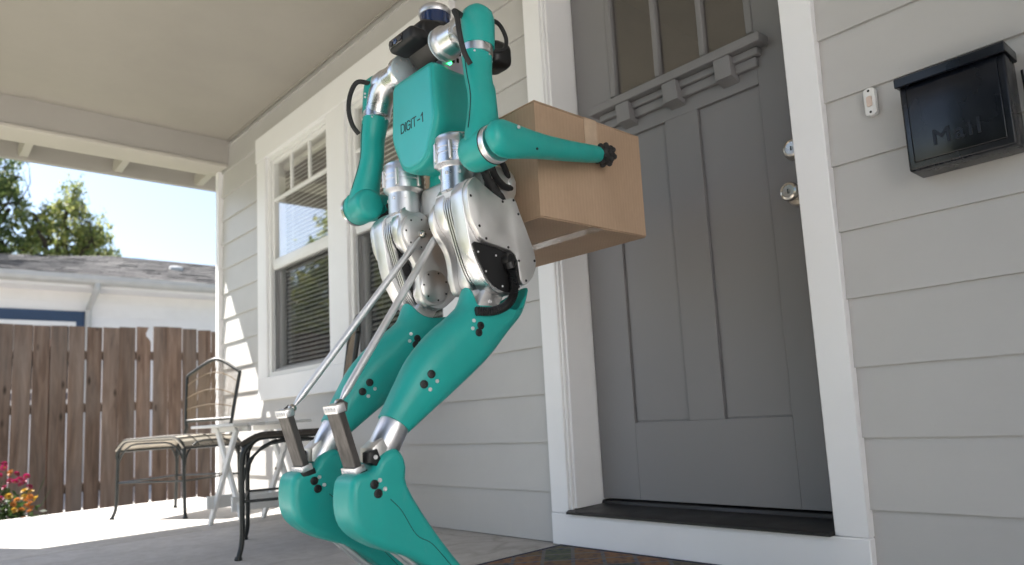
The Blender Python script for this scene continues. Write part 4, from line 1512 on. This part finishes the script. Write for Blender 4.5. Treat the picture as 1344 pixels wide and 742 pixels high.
COVER = [(-0.876, 0.982), (-0.851, 1.011), (-0.827, 0.996), (-0.77, 0.969), (-0.736, 0.981), (-0.719, 0.947), (-0.685, 0.871), (-0.674, 0.829), (-0.686, 0.793), (-0.713, 0.769), (-0.731, 0.78), (-0.736, 0.824), (-0.757, 0.848), (-0.831, 0.86), (-0.852, 0.883), (-0.869, 0.912), (-0.876, 0.946)]
HOSE = [(-0.761, 0.819), (-0.754, 0.792), (-0.75, 0.753), (-0.763, 0.723), (-0.799, 0.706), (-0.841, 0.705)]
SCREWS = [(-0.866, 0.962), (-0.845, 0.895), (-0.827, 0.868), (-0.762, 0.855), (-0.731, 0.826), (-0.712, 0.780), (-0.681, 0.831), (-0.725, 0.940), (-0.772, 0.963), (-0.738, 0.972)]
BONE = [(-0.875, 0.957), (-0.855, 0.984), (-0.827, 0.996), (-0.799, 0.99), (-0.78, 0.96), (-0.779, 0.921), (-0.781, 0.882), (-0.759, 0.849), (-0.734, 0.812), (-0.733, 0.787), (-0.751, 0.767), (-0.787, 0.757), (-0.817, 0.763), (-0.827, 0.795), (-0.831, 0.833), (-0.841, 0.866), (-0.864, 0.897), (-0.878, 0.928)]
TARSUS = [(-1.052, 0.416), (-1.033, 0.400), (-1.026, 0.375), (-1.024, 0.338), (-0.971, 0.253), (-0.893, 0.154), (-.815, .075), (-.800, .040), (-.830, .025), (-.868, .060), (-.920, .118), (-0.985, 0.171), (-1.032, 0.201), (-1.084, 0.223), (-1.128, 0.252), (-1.150, 0.283), (-1.155, 0.327), (-1.145, 0.367), (-1.105, 0.376), (-1.086, 0.402)]
SHIN = [((-1.059, .484), (-1.004, .443), .034), ((-1.040, .517), (-.974, .464), .037), ((-1.021, .549), (-.940, .488), .041), ((-.986, .604), (-.875, .533), .047), ((-.934, .657), (-.786, .600), .052), ((-.886, .693), (-.721, .664), .054), ((-.850, .722), (-.672, .712), .053), ((-.838, .745), (-.648, .765), .051)]

def leg(s):
    X = lambda o: XC + s * (.128 + o)
    # hip yaw motor (upright)
    ym = lathe('hip_yaw_motor', [(.034, 0), (.0415, .002), (.0415, .056), (.0440, .059), (.0510, .064), (.0530, .066), (.0530, .084), (.0512, .0855), (.0512, .0895), (.0530, .091), (.0530, .097), (.0512, .0985), (.0512, .1025), (.0530, .104), (.0530, .120), (.0500, .126), (.0500, .133), (.045, .138), (.0001, .138)], (XC + s * .116, -.828, .998), (0, .0, 1), 'alut', rb, 48)
    for a in (-2.6, -1.75, -.9, .2):
        cx, cy = XC + s * .116 + .0545 * math.cos(a), -.828 + .0545 * math.sin(a)
        box('clamp', cx - .004, cx + .004, cy - .004, cy + .004, 1.068, 1.112, 'alup', ym, .0015)
    for a in (-2.3, -1.3, -.5):
        disc('screw', (XC + s * .116 + .0412 * math.cos(a), -.828 + .0412 * math.sin(a), 1.040), (math.cos(a), math.sin(a), 0), .0045, .003, 'steel', ym, 10, True)
    # neck between the yaw motor and the thigh
    prism('hip_neck', [(-.868, .965), (-.868, .992), (-.856, 1.004), (-.800, 1.004), (-.786, .985), (-.786, .955)], FX, X(-.052), X(.020), 'alup', rb, .005, 2)
    # thigh gearbox: stacked plates with cooling fins
    hs_ = smooth_poly(HOUSE, 3)
    cs_ = smooth_poly(CORE, 3)
    fs_ = smooth_poly(FINP, 3)
    core = pillow('thigh_housing', cs_, FX, X(-.048), X(-.0125), .0028, 'alu', rb, 2, 40)
    for k in range(4):
        o0 = -.0088 + k * .0084
        prism('cooling_fin', fs_, FX, X(o0), X(o0 + .0042), 'alu', core, .0006, 1, 40)
    prism('fin_core', shrink(fs_, .008), FX, X(-.0124), X(.0222), 'black', core, 0, 1, 40)
    rim = pillow('thigh_rim', hs_, FX, X(.0218), X(.066), .0025, 'alu', rb, 2, 40)
    prism('gearbox_face', shrink(smooth_poly(BLACK, 2), .001), FX, X(.0655), X(.0705), 'black', rim, .001, 1, 40)
    cv = pillow('thigh_cover', smooth_poly(shrink(COVER, .001), 2), FX, X(.0662), X(.0835), .0025, 'alup', rb, 2, 40)
    for y_, z_ in SCREWS:
        disc('screw', (X(.0828), y_, z_), (s, 0, 0), .0033, .0016, 'black', cv, 10, True)
    for y_, z_ in ((-.842, .838), (-.822, .795), (-.775, .764), (-.79, .835)):
        disc('screw', (X(.0704), y_, z_), (s, 0, 0), .0026, .0012, 'steel', rim, 8, True)
    # inner link plate with its two motor faces
    bone = pillow('inner_link', smooth_poly(BONE, 3), FX, X(-.068), X(-.0485), .003, 'alup', rb, 2, 40)
    for (cy, cz, r) in ((-.829, .940, .044), (-.783, .805, .043)):
        lathe('motor_face', [(r, 0), (r, .003), (r - .004, .006), (.0001, .0075)], (X(-.0676), cy, cz), (-s, 0, 0), 'alup', bone, 40)
        for k in range(7):
            a = 2 * math.pi * k / 7 + .4
            disc('screw', (X(-.0730), cy + (r - .007) * math.cos(a), cz + (r - .007) * math.sin(a)), (-s, 0, 0), .0026, .0016, 'black', bone, 8)
    # the corrugated hose
    hb = lathe('hose_boss', [(.017, 0), (.017, .010), (.013, .018), (.0001, .018)], (X(.0704), -.7585, .826), (s, 0, 0), 'black', rb, 20)
    offs = (.082, .084, .082, .074, .064, .050)
    hp_ = cr([(X(o), y_, z_) for o, (y_, z_) in zip(offs, HOSE)], 16)
    hr = [.0098 + (.0016 if i % 2 else -.0006) for i in range(len(hp_))]
    hr[:10] = [.0125] * 10
    tube('hose', hp_, hr, 'black', rb, 14)
    # knee link
    kl = prism('knee_link', [(-.785, .792), (-.740, .756), (-.800, .672), (-.838, .698)], FX, X(-.022), X(.0425), 'alup', rb, .006, 2)
    for y_, z_ in ((-.806, .712), (-.792, .731)):
        disc('screw', (X(.0425), y_, z_), (s, 0, 0), .0052, .0025, 'steel', kl, 12, True)
    # shin shell, open at the knee
    n = 36
    rings = []
    for i, (a, b, hx) in enumerate(SHIN):
        a, b = V(a), V(b)
        c, h = (a + b) / 2, (b - a) / 2
        ring = []
        for j in range(n):
            th = 2 * math.pi * j / n
            ct, st = math.cos(th), math.sin(th)
            e = 2 / 2.4
            cu = math.copysign(abs(ct) ** e, ct)
            su = math.copysign(abs(st) ** e, st)
            p = c + h * cu
            yy, zz = p.x, p.y
            if i == len(SHIN) - 1:       # scooped top: low on the flanks, high fore and aft
                dip = .100 * abs(su) ** 2.4 * (1 if s * su > 0 else .35) - .022 * max(0, cu) ** 2 - .030 * max(0, -cu) ** 4
                ax_ = V((.62, .78))
                yy -= ax_.x * dip * .5
                zz -= ax_.y * dip
            ring.append((X(0) + hx * su, yy, zz))
        rings.append(ring)
    # finer along the length
    fine = []
    for i in range(len(rings) - 1):
        a = rings[max(0, i - 1)]; b = rings[i]; c = rings[i + 1]; d = rings[min(len(rings) - 1, i + 2)]
        for k in range(4):
            t = k / 4
            fine.append([tuple(.5 * ((2 * V(q)) + (V(r_) - V(p)) * t + (2 * V(p) - 5 * V(q) + 4 * V(r_) - V(w)) * t * t + (3 * V(q) - V(p) - 3 * V(r_) + V(w)) * t ** 3)) for p, q, r_, w in zip(a, b, c, d)])
    fine.append(rings[-1])
    bm = bmesh.new()
    bm_rings(bm, fine, False, False)
    bmesh.ops.recalc_face_normals(bm, faces=bm.faces)
    bvh = BVHTree.FromBMesh(bm)
    bm.free()
    def inset(ring, d_, down):
        cc = sum((V(p) for p in ring), V()) / len(ring)
        return [tuple(V(p) + (cc - V(p)).normalized() * d_ - V((0, .62, .78)) * down) for p in ring]
    inner = [inset(fine[-1], .005, -.001), inset(fine[-1], .008, .006), inset(fine[-4], .009, 0), inset(fine[-8], .010, 0)]
    bm = bmesh.new()
    bm_rings(bm, fine + inner, True, True)
    shin = mk('shin_shell', bm, 'teal', rb, 60)
    def snap(y_, z_, side=1):
        o_ = V((X(.3 * side), y_, z_))
        hit = bvh.ray_cast(o_, V((-s * side, 0, 0)))
        return (hit[0], hit[1]) if hit[0] is not None else (V((X(.05 * side), y_, z_)), V((s * side, 0, 0)))
    bolts = (((-.981, .543), 1), ((-.963, .564), 1), ((-.967, .532), 0), ((-.950, .549), 0), ((-.837, .656), 1), ((-.831, .672), 1), ((-.847, .683), 0), ((-.853, .665), 0))
    for side in (1, -1):
        for (y_, z_), big in bolts:
            p, nn = snap(y_, z_, side)
            if nn.x * s * side < 0:
                nn = -nn
            disc('bolt', p - nn * .001, nn, .0092 if big else .0045, .0035, 'black' if big else 'steel', shin, 14, True)
    # ankle tube
    a, b = V((X(0), -1.026, .470)), V((X(0), -1.072, .392))
    lathe('ankle_tube', [(.0001, 0), (.0315, 0), (.0325, .004), (.0325, .060), (.030, .064), (.030, .092)], a, b - a, 'alut', rb, 40)
    bk = prism('ankle_bracket', [(-1.099, .420), (-1.075, .438), (-1.064, .418), (-1.078, .385), (-1.100, .392)], FX, X(-.022), X(.030), 'alup', rb, .003, 2)
    prism('ankle_clevis', [(-1.110, .412), (-1.092, .418), (-1.084, .398), (-1.094, .384), (-1.110, .392)], FX, X(.006), X(.036), 'black', bk, .003, 2)
    disc('screw', (X(.036), -1.097, .402), (s, 0, 0), .0045, .002, 'steel', bk, 10, True)
    # tarsus shell
    tar = pillow('tarsus_shell', smooth_poly(TARSUS, 3), FX, X(-.042), X(.042), .016, 'teal', rb, 6)
    for side in (1, -1):
        for (y_, z_), big in (((-1.105, .350), 1), ((-1.097, .332), 1), ((-1.093, .357), 0), ((-1.082, .339), 0)):
            disc('bolt', (X(.0415 * side), y_, z_), (s * side, 0, 0), .0092 if big else .0045, .0032, 'black' if big else 'steel', tar, 14, True)
    sm_ = cr([(-1.070, .318), (-1.045, .292), (-1.012, .240), (-.975, .216), (-.930, .165), (-.880, .110)], 5)
    for side in (1, -1):
        tube('seam', [(X(.0420 * side), p.x, p.y) for p in [V((q_[0], q_[1], 0)) if len(q_) == 2 else q_ for q_ in [(v_.x, v_.y) for v_ in sm_]]], .0007, 'black', tar, 5)
    # leaf spring bar standing on the heel
    a, b = V((-1.158, .505)), V((-1.117, .372))
    d = (b - a).normalized(); nrm = V((-d.y, d.x))
    w = .0115
    def quad(t0, t1, w_):
        p0, p1 = a.lerp(b, t0), a.lerp(b, t1)
        return [tuple(p0 + nrm * w_), tuple(p0 - nrm * w_), tuple(p1 - nrm * w_), tuple(p1 + nrm * w_)]
    sx0, sx1 = X(-.038), X(.012)
    spg = prism('spring_plate', quad(0, 1.0, .0075), FX, sx0, sx1, 'steelgrey', rb, .0015, 1)
    prism('spring_clamp', quad(-.035, .085, .0102), FX, X(-.0405), X(.0145), 'alut', spg, .002, 2)
    prism('spring_clamp', quad(.90, 1.03, .0125), FX, X(-.0405), X(.0145), 'alut', spg, .002, 2)
    prism('heel_socket', quad(.985, 1.12, .016), FX, X(-.041), X(.016), 'black', spg, .002, 2)
    back = nrm if nrm.x < 0 else -nrm
    for k in range(4):
        o_ = -.032 + k * .0125
        for t in (.025, .965):
            p = a.lerp(b, t) + back * (.0100 if t < .5 else .0123)
            disc('screw', (X(o_), p.x, p.y), (0, back.x, back.y), .0043, .0022, 'steel', spg, 10, True)
    # long push rod from the spring to the hip
    p0, p1 = V((X(-.020), -1.146, .508)), V((X(-.088), -.823, .938))
    L = (p1 - p0)
    rp = [p0 + L * t for t in (.022, .035, .05, .075, .90, .925, .945, .965)]
    tube('push_rod', rp, [.004, .0045, .0066, .0084, .0084, .0066, .0045, .004], 'steel', rb, 16)
    for c, r in ((p0 + L * .008, .0098), (p1 - L * .01, .0098)):
        bm = bmesh.new()
        bmesh.ops.create_uvsphere(bm, u_segments=16, v_segments=10, radius=r, matrix=Matrix.Translation(c))
        mk('ball_joint', bm, 'nickel', rb, 60)
    prism('rod_lug', [(-1.156, .495), (-1.134, .495), (-1.132, .512), (-1.146, .520), (-1.156, .512)], FX, X(-.012), X(-.004), 'steelgrey', rb, .001, 1)
    disc('rod_stud', (X(-.070), -.823, .938), (-s, 0, 0), .0075, .016, 'steel', bone, 14)
    # toe rods under the tarsus
    for o_ in (-.018, .012):
        tube('toe_rod', [(X(o_), -1.095, .262), (X(o_), -.865, .052)], .0052, 'steel', rb, 10)
    # foot blade
    fp = [(-.985, .004), (-.975, .0), (-.655, .0), (-.640, .006), (-.655, .020), (-.770, .034), (-.800, .060), (-.840, .060), (-.862, .034), (-.975, .018)]
    prism('foot', fp, FX, X(-.036), X(.036), 'rubber', rb, .004, 2)
    # rear thigh shroud of the far side and the hip cable
    tube('hip_cable', cr([(XC + s * .20, -.80, 1.075), (XC + s * .19, -.775, 1.035), (XC + s * .175, -.735, 1.018), (XC + s * .16, -.70, 1.022)], 6), .0085, 'rubber', rb, 10)
    tube('hip_cable', cr([(XC + s * .185, -.76, 1.090), (XC + s * .178, -.735, 1.070), (XC + s * .165, -.712, 1.052), (XC + s * .15, -.70, 1.048)], 6), .0075, 'rubber', rb, 10)
    tube('hip_strap', cr([(XC + s * .200, -.825, 1.055), (XC + s * .196, -.800, 1.015), (XC + s * .190, -.772, .985), (XC + s * .180, -.748, .965)], 6), [.010] * 7 + [.014] * 6 + [.016] * 6, 'rubber', rb, 12)
    hr_ = prism('hip_roll_motor', smooth_poly([(-.790, 1.055), (-.745, 1.072), (-.700, 1.066), (-.684, 1.045), (-.684, 1.010), (-.705, .985), (-.755, .975), (-.790, .99)], 2), FX, XC + s * .085, XC + s * .165, 'alup', rb, .006, 3)
    disc('screw', (XC + s * .165, -.70, 1.035), (s, 0, 0), .012, .004, 'steel', hr_, 16)
    disc('screw', (XC + s * .165, -.735, 1.005), (s, 0, 0), .006, .003, 'steel', hr_, 12)
leg(1)
leg(-1)
